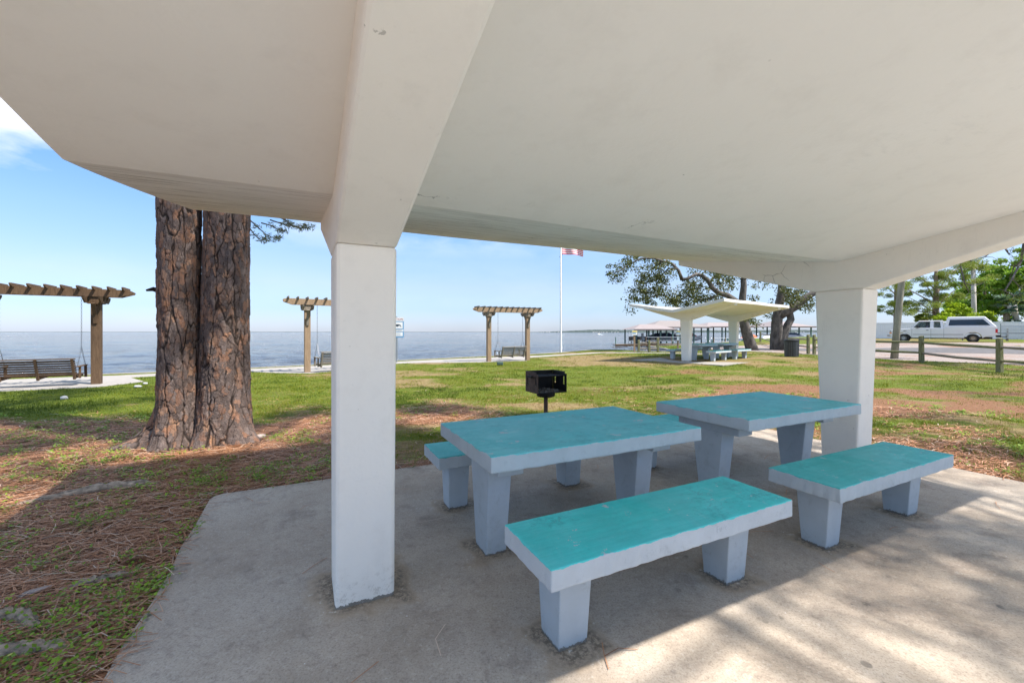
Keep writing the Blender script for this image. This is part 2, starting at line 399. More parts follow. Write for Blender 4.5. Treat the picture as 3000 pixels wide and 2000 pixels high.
def m_table(name, teal, side, zt, wear=0.35):
    n = NT(name)
    s = n.sep(n.obj)
    drip = n.math('MULTIPLY', n.ramp(n.noise(7, 6, 0.7), (0.35, 0.0), (0.7, 1.0)), 0.016)
    edge = n.math('GREATER_THAN', n.math('ADD', s[2], drip), zt + 0.0005)
    f = n.noise(3, 6, 0.62); g = n.noise(14, 8, 0.72)
    tc = n.ramp(f, (0.35, tuple(k * 0.86 for k in teal)), (0.7, tuple(min(1, k * 1.1) for k in teal)))
    tc = n.mix(n.math('MULTIPLY', n.ramp(g, (0.55, 0.0), (0.75, 1.0)), 0.22), tc, tuple(k * 0.55 for k in teal))
    w = n.math('MULTIPLY', n.ramp(n.noise(5, 9, 0.8, dist=0.5), (0.58, 0.0), (0.66, 1.0)), n.ramp(n.noise(1.2, 2), (0.40, 0.0), (0.60, 1.0)))
    tc = n.mix(n.math('MULTIPLY', w, min(1, wear + .3)), tc, (0.55, 0.68, 0.70))
    scr = n.math('MULTIPLY', n.ramp(n.voro(6, 'DISTANCE_TO_EDGE', n.mix(0.15, n.obj, n.noise(7, 4, 0.7, col=True))), (0.0, 1.0), (0.014, 0.0)), n.ramp(n.noise(2.9, 2), (0.60, 0.0), (0.64, 1.0)))
    tc = n.mix(n.math('MULTIPLY', scr, 0.6), tc, (0.10, 0.16, 0.17))
    sg = n.noise(4, 6, 0.65)
    sdc = n.ramp(sg, (0.3, tuple(k * 0.85 for k in side)), (0.7, side))
    dirt = n.ramp(n.noise(9, 9, 0.82), (0.55, 0.0), (0.72, 1.0))
    sdc = n.mix(n.math('MULTIPLY', dirt, 0.6), sdc, (0.24, 0.25, 0.26))
    big = n.ramp(n.noise(1.9, 9, 0.78, dist=0.8), (0.40, 0.0), (0.66, 1.0))
    tc = n.mix(n.math('MULTIPLY', big, 0.28 + wear * 0.8), tc, (0.26, 0.66, 0.68))
    brush = n.ramp(n.noise(5, 8, 0.8, n.mapping((0.7, 7, 1), rot=(0, 0, 0.2))), (0.42, 0.0), (0.66, 1.0))
    tc = n.mix(n.math('MULTIPLY', brush, 0.35), tc, tuple(k * 0.62 for k in teal))
    sc_ = n.math('MULTIPLY', n.ramp(n.noise(26, 3, 0.5), (0.69, 0.0), (0.72, 1.0)), n.ramp(n.noise(2.3, 2), (0.50, 0.0), (0.58, 1.0)))
    tc = n.mix(n.math('MULTIPLY', sc_, 0.85), tc, (0.66, 0.72, 0.72))
    dk_ = n.math('MULTIPLY', n.ramp(n.noise(3.2, 10, 0.85), (0.53, 0.0), (0.66, 1.0)), 0.5)
    tc = n.mix(dk_, tc, (0.02, 0.17, 0.19))
    c = n.mix(edge, sdc, tc)
    fine = n.noise(90, 3, 0.6)
    n.bump(n.math('ADD', n.math('MULTIPLY', fine, 0.4), n.noise(12, 6, 0.65)), 0.35, 0.006)
    return n.done(c, n.math('ADD', 0.42, n.math('MULTIPLY', g, 0.3)), spec=0.4)

def m_leg(name, side):
    n = NT(name); s = n.sep(n.obj)
    sdc = n.ramp(n.noise(3.5, 6, 0.65), (0.3, tuple(k * 0.84 for k in side)), (0.7, side))
    dirt = n.ramp(n.noise(9, 9, 0.82), (0.54, 0.0), (0.72, 1.0))
    sdc = n.mix(n.math('MULTIPLY', dirt, 0.6), sdc, (0.22, 0.23, 0.24))
    foot = n.math('LESS_THAN', s[2], n.math('SUBTRACT', n.math('MULTIPLY', n.noise(22, 6, 0.8), 0.075), 0.024))
    sdc = n.mix(n.math('MULTIPLY', foot, 0.9), sdc, (0.14, 0.12, 0.095))
    n.bump(n.math('ADD', n.noise(12, 6, 0.65), n.math('MULTIPLY', n.noise(80, 3), 0.4)), 0.35, 0.006)
    return n.done(sdc, 0.6, spec=0.35)

def m_wood(name, dark, light, scale=1.0):
    n = NT(name)
    g = n.noise(5 * scale, 6, 0.6, n.mapping((9, 9, 0.8)), dist=1.2)
    g2 = n.noise(30, 5, 0.7, n.mapping((3, 3, 0.4)))
    c = n.ramp(g, (0.3, dark), (0.65, light))
    c = n.mix(n.math('MULTIPLY', n.ramp(g2, (0.5, 0.0), (0.8, 1.0)), 0.4), c, tuple(k * 0.5 for k in dark))
    kn = n.ramp(n.voro(1.7, vec=n.mapping((1, 1, 0.6))), (0.03, 1.0), (0.07, 0.0))
    c = n.mix(n.math('MULTIPLY', kn, 0.7), c, tuple(k * 0.3 for k in dark))
    n.bump(n.math('ADD', g, g2), 0.3, 0.006)
    return n.done(c, 0.8, spec=0.2)

def m_attrramp(name, stops, rough=0.8, trans=0.0, attr='tint', spec=0.2):
    n = NT(name)
    c = n.ramp(n.attr(attr), *stops)
    n.done(c, rough, spec=spec)
    if trans:
        tr = n.t.nodes.new('ShaderNodeBsdfTranslucent'); n.L(c, tr.inputs['Color'])
        mx = n.t.nodes.new('ShaderNodeMixShader'); mx.inputs[0].default_value = trans
        n.L(n.b.outputs[0], mx.inputs[1]); n.L(tr.outputs[0], mx.inputs[2]); n.L(mx.outputs[0], n.out.inputs['Surface'])
    return n.m

def m_ground():
    n = NT('lawn_soil')
    lit = n.attr('litter'); grn = n.attr('green')
    a = n.noise(1.3, 7, 0.7); b = n.noise(9, 8, 0.75); f = n.noise(45, 5, 0.7)
    soil = n.ramp(b, (0.3, (0.11, 0.075, 0.035)), (0.55, (0.23, 0.17, 0.08)), (0.75, (0.34, 0.27, 0.14)))
    grass = n.ramp(f, (0.3, (0.050, 0.075, 0.010)), (0.55, (0.105, 0.135, 0.018)), (0.75, (0.24, 0.24, 0.04)))
    m = n.math('ADD', grn, n.math('MULTIPLY', n.math('SUBTRACT', a, 0.5), 0.9))
    m = n.math('ADD', m, n.math('MULTIPLY', n.math('SUBTRACT', b, 0.5), 1.1))
    c = n.mix(n.ramp(m, (0.40, 0.0), (0.6, 1.0)), soil, grass)
    nd = n.noise(28, 6, 0.75, n.mapping((0.35, 2.2, 1), rot=(0, 0, 0.5)))
    litc = n.ramp(nd, (0.3, (0.07, 0.038, 0.023)), (0.5, (0.20, 0.10, 0.055)), (0.7, (0.36, 0.21, 0.13)))
    ml = n.math('ADD', lit, n.math('MULTIPLY', n.math('SUBTRACT', b, 0.5), 0.8))
    c = n.mix(n.ramp(ml, (0.38, 0.0), (0.6, 1.0)), c, litc)
    n.bump(n.math('ADD', n.math('MULTIPLY', f, 0.5), b), 0.7, 0.05)
    return n.done(c, 0.95, spec=0.1)

def m_water():
    n = NT('bay_water')
    v1 = n.mapping((1, 1.6, 1), rot=(0, 0, 0.35))
    a = n.noise(0.55, 7, 0.62, v1, dist=0.3); b = n.noise(2.3, 6, 0.65, v1, dist=0.4); d = n.noise(0.035, 4, 0.6, n.mapping((0.5, 2.5, 1)))
    h = n.math('ADD', n.math('MULTIPLY', a, 1.0), n.math('MULTIPLY', b, 0.33))
    n.bump(h, 1.0, 2.2)
    c = n.ramp(d, (0.35, (0.10, 0.115, 0.14)), (0.65, (0.17, 0.17, 0.18)))
    return n.done(c, n.ramp(d, (0.35, 0.05), (0.65, 0.10)), spec=0.55)

M = {}
M['roof'] = m_roof()
M['frame'] = m_white_concrete('white_frame_paint', (0.88, 0.835, 0.765))
M['slab'] = m_floor()
M['path'] = simple('path_concrete', (0.29, 0.265, 0.24), 0.85, 0.12, 3, bump=0.3)
M['top_lit'] = m_table('teal_paint_lit', (0.06, 0.66, 0.63), (0.56, 0.60, 0.63), 0.47, 0.12)  # same teal and sides, lightened for the stronger light on the front bench
M['top_deep'] = m_table('teal_paint_deep', (0.04, 0.50, 0.48), (0.47, 0.53, 0.57), 0.47, 0.12)
M['table_worn'] = m_table('teal_paint_worn', (0.10, 0.55, 0.57), (0.47, 0.53, 0.57), 0.75, 0.5)
M['leg'] = m_leg('grey_blue_leg_paint', (0.44, 0.50, 0.55))
M['wood_shade'] = m_wood('shaded_brown_timber', (0.070, 0.042, 0.025), (0.14, 0.088, 0.052))  # timber colour darkened to put the left arbor in shade
M['wood_pale'] = m_wood('tan_timber', (0.20, 0.135, 0.085), (0.33, 0.235, 0.155))
M['wood_grey'] = m_wood('weathered_timber', (0.15, 0.125, 0.10), (0.27, 0.235, 0.195))
M['wood_green'] = m_wood('mossy_timber', (0.085, 0.10, 0.025), (0.26, 0.24, 0.15))
M['chain'] = simple('chain_steel', (0.12, 0.12, 0.13), 0.45, 0.2, 20, 0.8)
M['steel'] = simple('galvanised_steel', (0.30, 0.32, 0.33), 0.45, 0.1, 8, 0.7)
M['black_iron'] = simple('sooty_iron', (0.012, 0.012, 0.013), 0.6, 0.5, 9, 0.3, 0.3)
M['rust_iron'] = simple('rusty_iron', (0.085, 0.055, 0.042), 0.8, 0.5, 12, 0.2, 0.3)
M['white_paint'] = simple('white_gloss_paint', (0.80, 0.80, 0.80), 0.35, 0.03, 3)
M['vinyl'] = simple('white_vinyl', (0.72, 0.73, 0.76), 0.4, 0.03, 2)
M['truck'] = simple('truck_white_paint', (0.74, 0.725, 0.73), 0.22, 0.03, 2, spec=0.6)
M['glass'] = simple('dark_glass', (0.015, 0.018, 0.022), 0.06, 0.1, 2, spec=0.8)
M['rubber'] = simple('tyre_rubber', (0.018, 0.018, 0.018), 0.8, 0.2, 30)
M['rim'] = simple('dusty_rim', (0.38, 0.30, 0.22), 0.4, 0.2, 12, 0.5)
M['rim_grey'] = simple('steel_rim', (0.40, 0.40, 0.41), 0.4, 0.2, 12, 0.6)
M['chrome'] = simple('chrome', (0.5, 0.5, 0.52), 0.15, 0.05, 6, 0.9)
M['black'] = simple('black_plastic', (0.02, 0.02, 0.022), 0.5, 0.2, 8)
M['orange_lens'] = simple('orange_lens', (0.75, 0.22, 0.02), 0.25, 0.1, 8)
M['red_lens'] = simple('red_lens', (0.55, 0.01, 0.015), 0.25, 0.1, 8)
M['trim'] = simple('brown_trim', (0.17, 0.13, 0.12), 0.5, 0.1, 8)
M['bin'] = simple('bin_grey_steel', (0.085, 0.09, 0.10), 0.45, 0.15, 8, 0.3)
M['asphalt'] = simple('old_asphalt', (0.10, 0.092, 0.092), 0.9, 0.25, 4, bump=0.4)
M['dock_roof'] = simple('tan_metal_roof', (0.24, 0.20, 0.18), 0.6, 0.08, 3)
M['dock_roof_pink'] = simple('pinkish_metal_roof', (0.27, 0.22, 0.205), 0.6, 0.08, 3)
M['dock_post'] = simple('green_painted_post', (0.10, 0.17, 0.14), 0.7, 0.2, 8)
M['navy'] = simple('navy_canvas', (0.035, 0.05, 0.09), 0.8, 0.2, 6)
M['boat_grey'] = simple('boat_grey_paint', (0.33, 0.34, 0.36), 0.3, 0.08, 4)
M['red'] = simple('red_canvas', (0.32, 0.03, 0.03), 0.7, 0.2, 6)
M['orange'] = simple('orange_canvas', (0.60, 0.14, 0.04), 0.7, 0.2, 6)
M['skin'] = simple('skin', (0.45, 0.26, 0.18), 0.5, 0.08, 8)
M['shirt'] = simple('dark_shirt', (0.05, 0.06, 0.09), 0.9, 0.2, 8)
M['sign_blue'] = simple('sign_blue', (0.13, 0.30, 0.50), 0.4, 0.04, 4)
M['sign_white'] = simple('sign_white', (0.80, 0.81, 0.82), 0.4, 0.03, 4)
M['sign_red'] = simple('sign_dark_red', (0.33, 0.02, 0.025), 0.5, 0.05, 4)
M['sign_ink'] = simple('sign_ink', (0.04, 0.06, 0.08), 0.5, 0.05, 4)
M['sign_yellow'] = simple('sign_yellow', (0.75, 0.55, 0.04), 0.5, 0.05, 4)
M['flag_red'] = simple('flag_red', (0.62, 0.03, 0.06), 0.8, 0.08, 8)
M['flag_white'] = simple('flag_white', (0.82, 0.80, 0.80), 0.8, 0.05, 8)
M['flag_blue'] = simple('flag_blue', (0.03, 0.05, 0.20), 0.8, 0.08, 8)
M['root'] = simple('weathered_root', (0.30, 0.225, 0.165), 0.9, 0.7, 22, bump=0.8, stretch=(1, 1, 1))
M['stone'] = simple('pale_stone', (0.45, 0.44, 0.43), 0.8, 0.15, 14, bump=0.4)
M['chip'] = simple('bark_chip', (0.34, 0.27, 0.24), 0.9, 0.35, 20, bump=0.5)
M['cone'] = simple('pine_cone', (0.20, 0.09, 0.04), 0.8, 0.4, 30, bump=0.5)
M['green_box'] = simple('green_box', (0.05, 0.09, 0.075), 0.6, 0.2, 8)
M['oak_bark'] = simple('oak_bark', (0.105, 0.092, 0.08), 0.95, 0.7, 5, bump=0.9, stretch=(1, 1, 0.4))
M['far_trunk'] = simple('pine_bark_far', (0.27, 0.20, 0.155), 0.95, 0.45, 6, bump=0.6)
M['pale_trunk'] = simple('pale_palm_bark', (0.48, 0.43, 0.38), 0.9, 0.25, 8, bump=0.5)
M['pole'] = simple('mossy_pole_wood', (0.27, 0.25, 0.19), 0.9, 0.35, 3, bump=0.5, stretch=(2, 2, 0.5))
M['twig'] = simple('grey_twig', (0.10, 0.085, 0.075), 0.9, 0.3, 10)
M['blade'] = m_attrramp('grass_blade', [(0.0, (0.30, 0.19, 0.095)), (0.2, (0.27, 0.22, 0.065)), (0.42, (0.23, 0.235, 0.018)), (0.72, (0.13, 0.175, 0.010)), (1.0, (0.06, 0.095, 0.010))], 0.6, 0.35)
M['needle'] = m_attrramp('dry_needle', [(0.0, (0.12, 0.052, 0.028)), (0.4, (0.38, 0.165, 0.075)), (0.75, (0.52, 0.28, 0.16)), (1.0, (0.62, 0.48, 0.37))], 0.6)
M['weed'] = m_attrramp('weed_leaf', [(0.0, (0.10, 0.16, 0.025)), (0.5, (0.20, 0.32, 0.03)), (0.97, (0.34, 0.48, 0.05)), (1.0, (0.65, 0.6, 0.15))], 0.5, 0.3)
M['oak_leaf'] = m_attrramp('oak_leaf', [(0.0, (0.035, 0.05, 0.014)), (0.5, (0.085, 0.105, 0.028)), (0.85, (0.16, 0.155, 0.065)), (1.0, (0.24, 0.18, 0.10))], 0.5, 0.25)
M['pine_leaf'] = m_attrramp('pine_needles', [(0.0, (0.07, 0.11, 0.015)), (0.5, (0.20, 0.26, 0.035)), (0.85, (0.34, 0.37, 0.07)), (1.0, (0.34, 0.27, 0.11))], 0.5, 0.35)
M['lush_leaf'] = m_attrramp('lush_leaf', [(0.0, (0.06, 0.13, 0.012)), (0.5, (0.17, 0.31, 0.03)), (1.0, (0.34, 0.47, 0.06))], 0.5, 0.45)
M['lime_leaf'] = m_attrramp('lime_leaf', [(0.0, (0.13, 0.20, 0.015)), (0.5, (0.30, 0.42, 0.02)), (1.0, (0.52, 0.58, 0.04))], 0.5, 0.4)
M['palm_leaf'] = m_attrramp('palm_frond', [(0.0, (0.03, 0.06, 0.035)), (0.5, (0.08, 0.15, 0.075)), (1.0, (0.22, 0.30, 0.18))], 0.45, 0.25)
M['twig_leaf'] = m_attrramp('pale_needles', [(0.0, (0.12, 0.13, 0.08)), (0.6, (0.24, 0.27, 0.17)), (1.0, (0.38, 0.32, 0.20))], 0.6, 0.2)
M['far_leaf'] = m_attrramp('far_shore_leaf', [(0.0, (0.035, 0.05, 0.05)), (1.0, (0.075, 0.095, 0.09))], 0.9)
M['gravel'] = None
M['shell'] = simple('pale_bounce_gravel', (0.72, 0.665, 0.59), 0.95, 0.12, 12, bump=0.5)  # pale colour chosen to throw light up under the roof
M['board_grey'] = simple('dull_white_metal', (0.42, 0.42, 0.44), 0.5, 0.1, 6)
def m_clear():
    n = NT('clear_glass'); n.done((0.01, 0.015, 0.015), 0.05, spec=0.8)
    tr = n.t.nodes.new('ShaderNodeBsdfTransparent'); tr.inputs[0].default_value = (.75, .8, .78, 1); mx = n.t.nodes.new('ShaderNodeMixShader'); mx.inputs[0].default_value = .72
    n.L(n.b.outputs[0], mx.inputs[1]); n.L(tr.outputs[0], mx.inputs[2]); n.L(mx.outputs[0], n.out.inputs['Surface']); return n.m
M['clear_glass'] = m_clear()
def m_gravel():
    n = NT('pinkish_gravel')
    a = n.noise(0.5, 6, 0.65); f = n.noise(25, 6, 0.8); v = n.voro(30)
    c = n.ramp(f, (0.3, (0.19, 0.15, 0.13)), (0.55, (0.30, 0.255, 0.235)), (0.8, (0.44, 0.39, 0.36)))
    c = n.mix(n.ramp(a, (0.50, 0.0), (0.66, 0.75)), c, (0.24, 0.13, 0.08))
    n.bump(n.math('ADD', v, f), 0.7, 0.02)
    return n.done(c, 0.95, spec=0.1)
M['gravel'] = m_gravel()
def m_bark():
    n = NT('pine_bark')
    p = n.attr('plate'); d = n.attr('depth')
    c = n.ramp(p, (0.0, (0.07, 0.05, 0.043)), (0.35, (0.115, 0.085, 0.073)), (0.58, (0.18, 0.14, 0.125)), (0.7, (0.15, 0.095, 0.072)), (0.8, (0.26, 0.135, 0.08)), (1.0, (0.34, 0.19, 0.115)))
    f = n.noise(16, 8, 0.75, n.mapping((1, 1, 0.6))); f2 = n.noise(70, 5, 0.75)
    wv_ = n.mix(0.12, n.mapping((1, 1, 0.55)), n.noise(9, 4, 0.7, col=True))
    vc = n.sep(n.voro(19, vec=wv_, out='Color')); ve = n.voro(19, 'DISTANCE_TO_EDGE', vec=wv_)
    chip = n.ramp(vc[0], (0.0, (0.095, 0.065, 0.054)), (0.4, (0.18, 0.13, 0.11)), (0.6, (0.28, 0.215, 0.19)), (0.70, (0.22, 0.12, 0.08)), (0.84, (0.42, 0.20, 0.11)), (1.0, (0.50, 0.28, 0.165)))
    c = n.mix(0.6, c, chip)
    c = n.mix(n.ramp(ve, (0.0, 0.65), (0.035, 0.0)), c, (0.04, 0.03, 0.027))
    c = n.mix(n.ramp(f, (0.42, 0.0), (0.62, 0.55)), c, (0.13, 0.105, 0.10))
    c = n.mix(n.ramp(f2, (0.5, 0.0), (0.75, 0.45)), c, (0.29, 0.24, 0.215))
    c = n.mix(n.ramp(d, (0.0, 0.92), (0.6, 0.0)), c, (0.025, 0.019, 0.016))
    n.bump(n.math('ADD', n.math('ADD', f, n.math('MULTIPLY', vc[1], 0.8)), n.math('MULTIPLY', f2, 0.6)), 1.0, 0.025)
    return n.done(c, 0.95, spec=0.1)
M['bark'] = m_bark()
M['water'] = m_water()
M['ground'] = m_ground()

# ------------------------------------------------------------------ the land and the water
SHORE = [(-3000, -2600), (-60, -22), (-30, 3.5), (-22, 9.0), (-16.2, 13.3), (-13.1, 14.95), (-10, 17.5), (-8.3, 19.0), (-6, 21.1), (-4.6, 22.5), (-2.6, 24.4),
         (0.1, 26.4), (0.9, 27.3), (3.5, 29.6), (6.1, 32.0), (8.0, 31.0), (8.9, 29.3), (9.3, 28.4), (11.3, 28.6), (12.4, 34), (12.8, 39), (17, 42.5), (22, 47), (28, 50), (32, 57),
         (48, 66), (90, 85), (400, 330), (3000, 2500)]
LAND = SHORE + [(3000, -3000), (-3000, -3000)]
def shore_dist(x, y):
    x = np.asarray(x, float); y = np.asarray(y, float); best = np.full(x.shape, 1e9)
    for (ax, ay), (bx, by) in zip(SHORE[:-1], SHORE[1:]):
        dx, dy = bx - ax, by - ay; t = np.clip(((x - ax) * dx + (y - ay) * dy) / (dx * dx + dy * dy), 0, 1)
        best = np.minimum(best, np.hypot(x - ax - t * dx, y - ay - t * dy))
    return best
def in_land(x, y):
    x = np.asarray(x, float); y = np.asarray(y, float); c = np.zeros(x.shape, bool); n = len(LAND)
    for i in range(n):
        ax, ay = LAND[i]; bx, by = LAND[(i + 1) % n]
        if ay == by: continue
        k = ((ay > y) != (by > y)) & (x < (bx - ax) * (y - ay) / (by - ay) + ax)
        c ^= k
    return c
def litter_f(x, y):
    x = np.asarray(x, float); y = np.asarray(y, float)
    d = np.hypot((x + 4.3) / 1.25, (y - 3.9) / 1.0)
    n = fbm(x, y, 1.6, 3, 4) - 0.5
    a = 1 - ss(2.3, 3.1, d + n * 2.2)
    left = (1 - ss(5.2, 6.0, y + 0.14 * x + n * 2.0)) * ss(-1.2, -2.2, x)
    L = np.maximum(a, left)
    U = x * CU + y * SU; V = -x * SU + y * CU
    edge = (np.maximum(-0.74 - U, U - 6.1) > 0) | (V > 4.44)
    near = np.maximum(np.maximum(-0.74 - U, U - 6.1), V - 4.44)
    L = np.maximum(L, 0.9 * (1 - ss(0.08, 0.3, near + n * 0.3)) * (near > -0.05))
    r = np.hypot(x - 15.5, (y - 17.5) * 1.2)
    L = np.maximum(L, 0.60 * (1 - ss(1.0, 3.6, r + n * 6)) * ss(.35, .6, fbm(x, y * 2.2, 1.1, 31, 4)))
    L = np.maximum(L, 0.62 * ss(0.49, 0.62, fbm(x, y * 1.8, 2.2, 9, 5)) * ss(1, 5, x) * (1 - .6 * ss(14, 20, y)))
    for (px_, py_, pr_) in ((-1.6, 7.0, 2.2), (0.6, 6.0, 1.5), (7.5, 8.5, 1.8), (10.5, 9.5, 2.6), (11.5, 14.0, 2.4)):
        r = np.hypot(x - px_, (y - py_) * 1.5)
        L = np.maximum(L, 0.72 * (1 - ss(.3, 1.0, r / pr_ + n * 1.8)) * ss(.30, .55, fbm(x, y * 2, .9, 33, 4)))
    return L
def green_f(x, y):
    v = fbm(x, y * 1.6, 4.2, 20, 5)
    w_ = fbm(x, y * 2.0, 1.3, 27, 4)
    g = 0.63 + (v - 0.5) * 1.5 + (w_ - 0.5) * 1.6
    g = g + 0.45 * (1 - ss(-9, -5, np.asarray(x, float))) * ss(6, 7.5, y)
    sd = shore_dist(x, y)
    g = g + 0.5 * (1 - ss(0.4, 1.6, sd))
    bare = np.exp(-((np.asarray(x) - 4.5) / 3.6) ** 2 - ((np.asarray(y) - 21.5) / 2.6) ** 2)
    g = g - 0.8 * bare * ss(.35, .6, w_)
    return np.clip(g, 0, 1)
FREE = []      # keep-out tests for grass: paved sheets

pts = []
bd = []
for i in range(len(LAND)):
    a = Vector(LAND[i]); b = Vector(LAND[(i + 1) % len(LAND)])
    L = (b - a).length; k = max(1, int(L / 1.2)) if L < 120 else 1
    for j in range(k): bd.append(tuple(a + (b - a) * j / k))
def gridpts(x0, x1, y0, y1, st, hole=None):
    gx, gy = np.meshgrid(np.arange(x0, x1, st), np.arange(y0, y1, st))
    gx = gx.ravel() + rng.uniform(-.3, .3, gx.size) * st; gy = gy.ravel() + rng.uniform(-.3, .3, gy.size) * st
    ok = in_land(gx, gy) & (shore_dist(gx, gy) > st * 0.5)
    if hole: ok &= ~((gx > hole[0]) & (gx < hole[1]) & (gy > hole[2]) & (gy < hole[3]))
    return list(zip(gx[ok].tolist(), gy[ok].tolist()))
inner = gridpts(-9, 10, -2, 12, 0.28) + gridpts(-26, 34, -8, 40, 0.75, (-9, 10, -2, 12)) + gridpts(-80, 120, -60, 110, 5, (-26, 34, -8, 40))
allp = [Vector(p) for p in bd + inner]
nb = len(bd)
res = delaunay_2d_cdt(allp, [], [list(range(nb))], 1, 1e-5)
gv = np.array([(p.x, p.y) for p in res[0]])
x, y = gv[:, 0], gv[:, 1]
z = ground_z(x, y) + 0.02 * (fbm(x, y, 2.2, 40, 3) - 0.5) * ss(0.0, 1.5, np.abs(np.maximum(np.maximum(-0.74 - (x * CU + y * SU), (x * CU + y * SU) - 6.1), (-x * SU + y * CU) - 4.44)))
gf = np.array([f for f in res[2] if len(f) == 3])
ground = np_mesh('ground', np.c_[x, y, z], gf, M['ground'], smooth=True,
                 attrs={'litter': ('POINT', litter_f(x, y)), 'green': ('POINT', green_f(x, y))})
tag(ground, kind='structure')
# sea wall along the shore, its top a pale kerb line
sw = MB()
SH = [Vector(p) for p in SHORE[1:-2]]
def offset_line(P, d):
    out = []
    for i, p in enumerate(P):
        t = (P[min(i + 1, len(P) - 1)] - P[max(i - 1, 0)]).normalized()
        out.append(p + Vector((-t.y, t.x)) * d)
    return out
o1 = offset_line(SH, 0.10); o0 = offset_line(SH, -0.06)
vs = []; fs = []
for i in range(len(SH)):
    zt = gz(*SH[i]) + 0.03
    vs += [(o0[i].x, o0[i].y, zt - .12), (o0[i].x, o0[i].y, zt), (o1[i].x, o1[i].y, zt), (o1[i].x, o1[i].y, -1.6)]
    if i: fs += [((i - 1) * 4 + k, i * 4 + k, i * 4 + k + 1, (i - 1) * 4 + k + 1) for k in range(3)]
sw.add(vs, fs)
tag(sw.build('seawall', M['path']), 'low pale concrete sea wall running along the water edge of the lawn', 'sea wall')
# water: fine sheet to the horizon
def make_water():
    ra = 11 * (16000 / 11) ** (np.linspace(0, 1, 520)); aa = np.radians(np.linspace(-80, 62, 440))
    A_, R_ = np.meshgrid(aa, ra); X_ = R_ * np.sin(A_); Y_ = R_ * np.cos(A_); cell = R_ * .0141
    wx = X_ * .78 + Y_ * .62; wy = -X_ * .62 + Y_ * .78      # waves run in towards the sea wall
    h = np.zeros_like(X_)
    for lam, amp, sd in ((7.0, .15, 120), (3.0, .14, 130), (1.5, .09, 140)):
        q = vnoise(wx, wy * 2.1, lam, sd) ; h += amp * (1 - np.abs(2 * q - 1)) * ss(.45, .15, cell / lam)
    h -= .07 * ss(.45, .15, cell / 3.0)
    V = np.c_[X_.ravel(), Y_.ravel(), -.6 + h.ravel()]
    i = np.arange(len(ra) - 1)[:, None] * len(aa); j = np.arange(len(aa) - 1)[None, :]
    F = np.stack([i + j, i + len(aa) + j, i + len(aa) + j + 1, i + j + 1], -1).reshape(-1, 4)[:, ::-1]
    return tag(np_mesh('water', V, F, M['water'], smooth=True), kind='structure')
make_water()

def sheet(name, poly, mat, lift=0.006, z=None, st=1.0, thick=0.06, attr=None):
    P = [Vector(p) for p in poly]; bdp = []
    for i in range(len(P)):
        a, b = P[i], P[(i + 1) % len(P)]; k = max(1, int((b - a).length / st))
        bdp += [a + (b - a) * j / k for j in range(k)]
    xs = [p.x for p in bdp]; ys = [p.y for p in bdp]
    gx, gy = np.meshgrid(np.arange(min(xs), max(xs), st), np.arange(min(ys), max(ys), st)); gx = gx.ravel(); gy = gy.ravel()
    c = np.zeros(gx.shape, bool); n = len(bdp)
    for i in range(n):
        ax, ay = bdp[i]; bx, by = bdp[(i + 1) % n]
        if ay == by: continue
        c ^= ((ay > gy) != (by > gy)) & (gx < (bx - ax) * (gy - ay) / (by - ay) + ax)
    r = delaunay_2d_cdt(bdp + [Vector((a, b)) for a, b in zip(gx[c], gy[c])], [], [list(range(n))], 1, 1e-4)
    zz = [(gz(p.x, p.y) + 0.0 if z is None else z) + lift for p in r[0]]
    mb = MB(); mb.add([(p.x, p.y, h) for p, h in zip(r[0], zz)], r[2])
    if thick:
        zb = [(gz(p.x, p.y) if z is None else z) + lift for p in bdp]
        mb.add([(p.x, p.y, h) for p, h in zip(bdp, zb)] + [(p.x, p.y, h - thick) for p, h in zip(bdp, zb)],
               [(i, i + n, (i + 1) % n + n, (i + 1) % n) for i in range(n)])
    o = mb.build(name, mat)
    if attr:
        co = np.array([v[:2] for v in mb.V]); a_ = o.data.attributes.new(attr[0], 'FLOAT', 'POINT'); a_.data.foreach_set('value', attr[1](co[:, 0], co[:, 1]).astype(np.float32))
    FREE.append([(p.x, p.y) for p in P]); return tag(o, kind='structure')

# shelter slab (near edge behind the camera), a slightly worn outline
def slab_poly(f, seed, right_ext=False):
    r_ = random.Random(seed); P = []
    cs = [(-0.74, 0.52), (6.1, 0.52), (6.1, 4.44), (-0.74, 4.44)]
    for i in range(4):
        a, b = cs[i], cs[(i + 1) % 4]
        for j in range(12):
            t = j / 12; j1 = r_.uniform(-.012, .012)
            P.append((a[0] + (b[0] - a[0]) * t + (j1 if abs(a[0] - b[0]) < .1 else 0), a[1] + (b[1] - a[1]) * t + (j1 if abs(a[1] - b[1]) < .1 else 0)))
    q_ = []
    for p in P:
        if p[0] < -0.7 and p[1] > 4.4: q_ += [(-0.66, 4.44), (-0.72, 4.40), (-0.74, 4.32)]
        else: q_.append(p)
    P = q_
    return [f(*p) for p in P]
FEET = []
for (bu, bv) in ((0.88, 1.435), (2.92, 1.41), (0.90, 3.09), (3.02, 3.14)):
    FEET += [(bu + .2, bv + .22, .085), (bu + 1.31, bv + .22, .085)]
for (tu, tv) in ((0.89, 2.07), (3.045, 2.08)):
    FEET += [(tu + .2, tv + .48, .09), (tu + 1.41, tv + .48, .09)]
FEET += [(0.28, 2.48, .165), (5.25, 2.48, .165)]
def grime_f(x, y):              # dirt washed up round every foot
    U = x * CU + y * SU; V = -x * SU + y * CU; g = np.zeros(x.shape)
    for (fu, fv, r) in FEET:
        d = np.maximum(np.abs(U - fu), np.abs(V - fv)) - r
        g = np.maximum(g, 1 - ss(0.0, .16, d + .16 * (fbm(x, y, .14, 90, 3) - .5)))
    return g
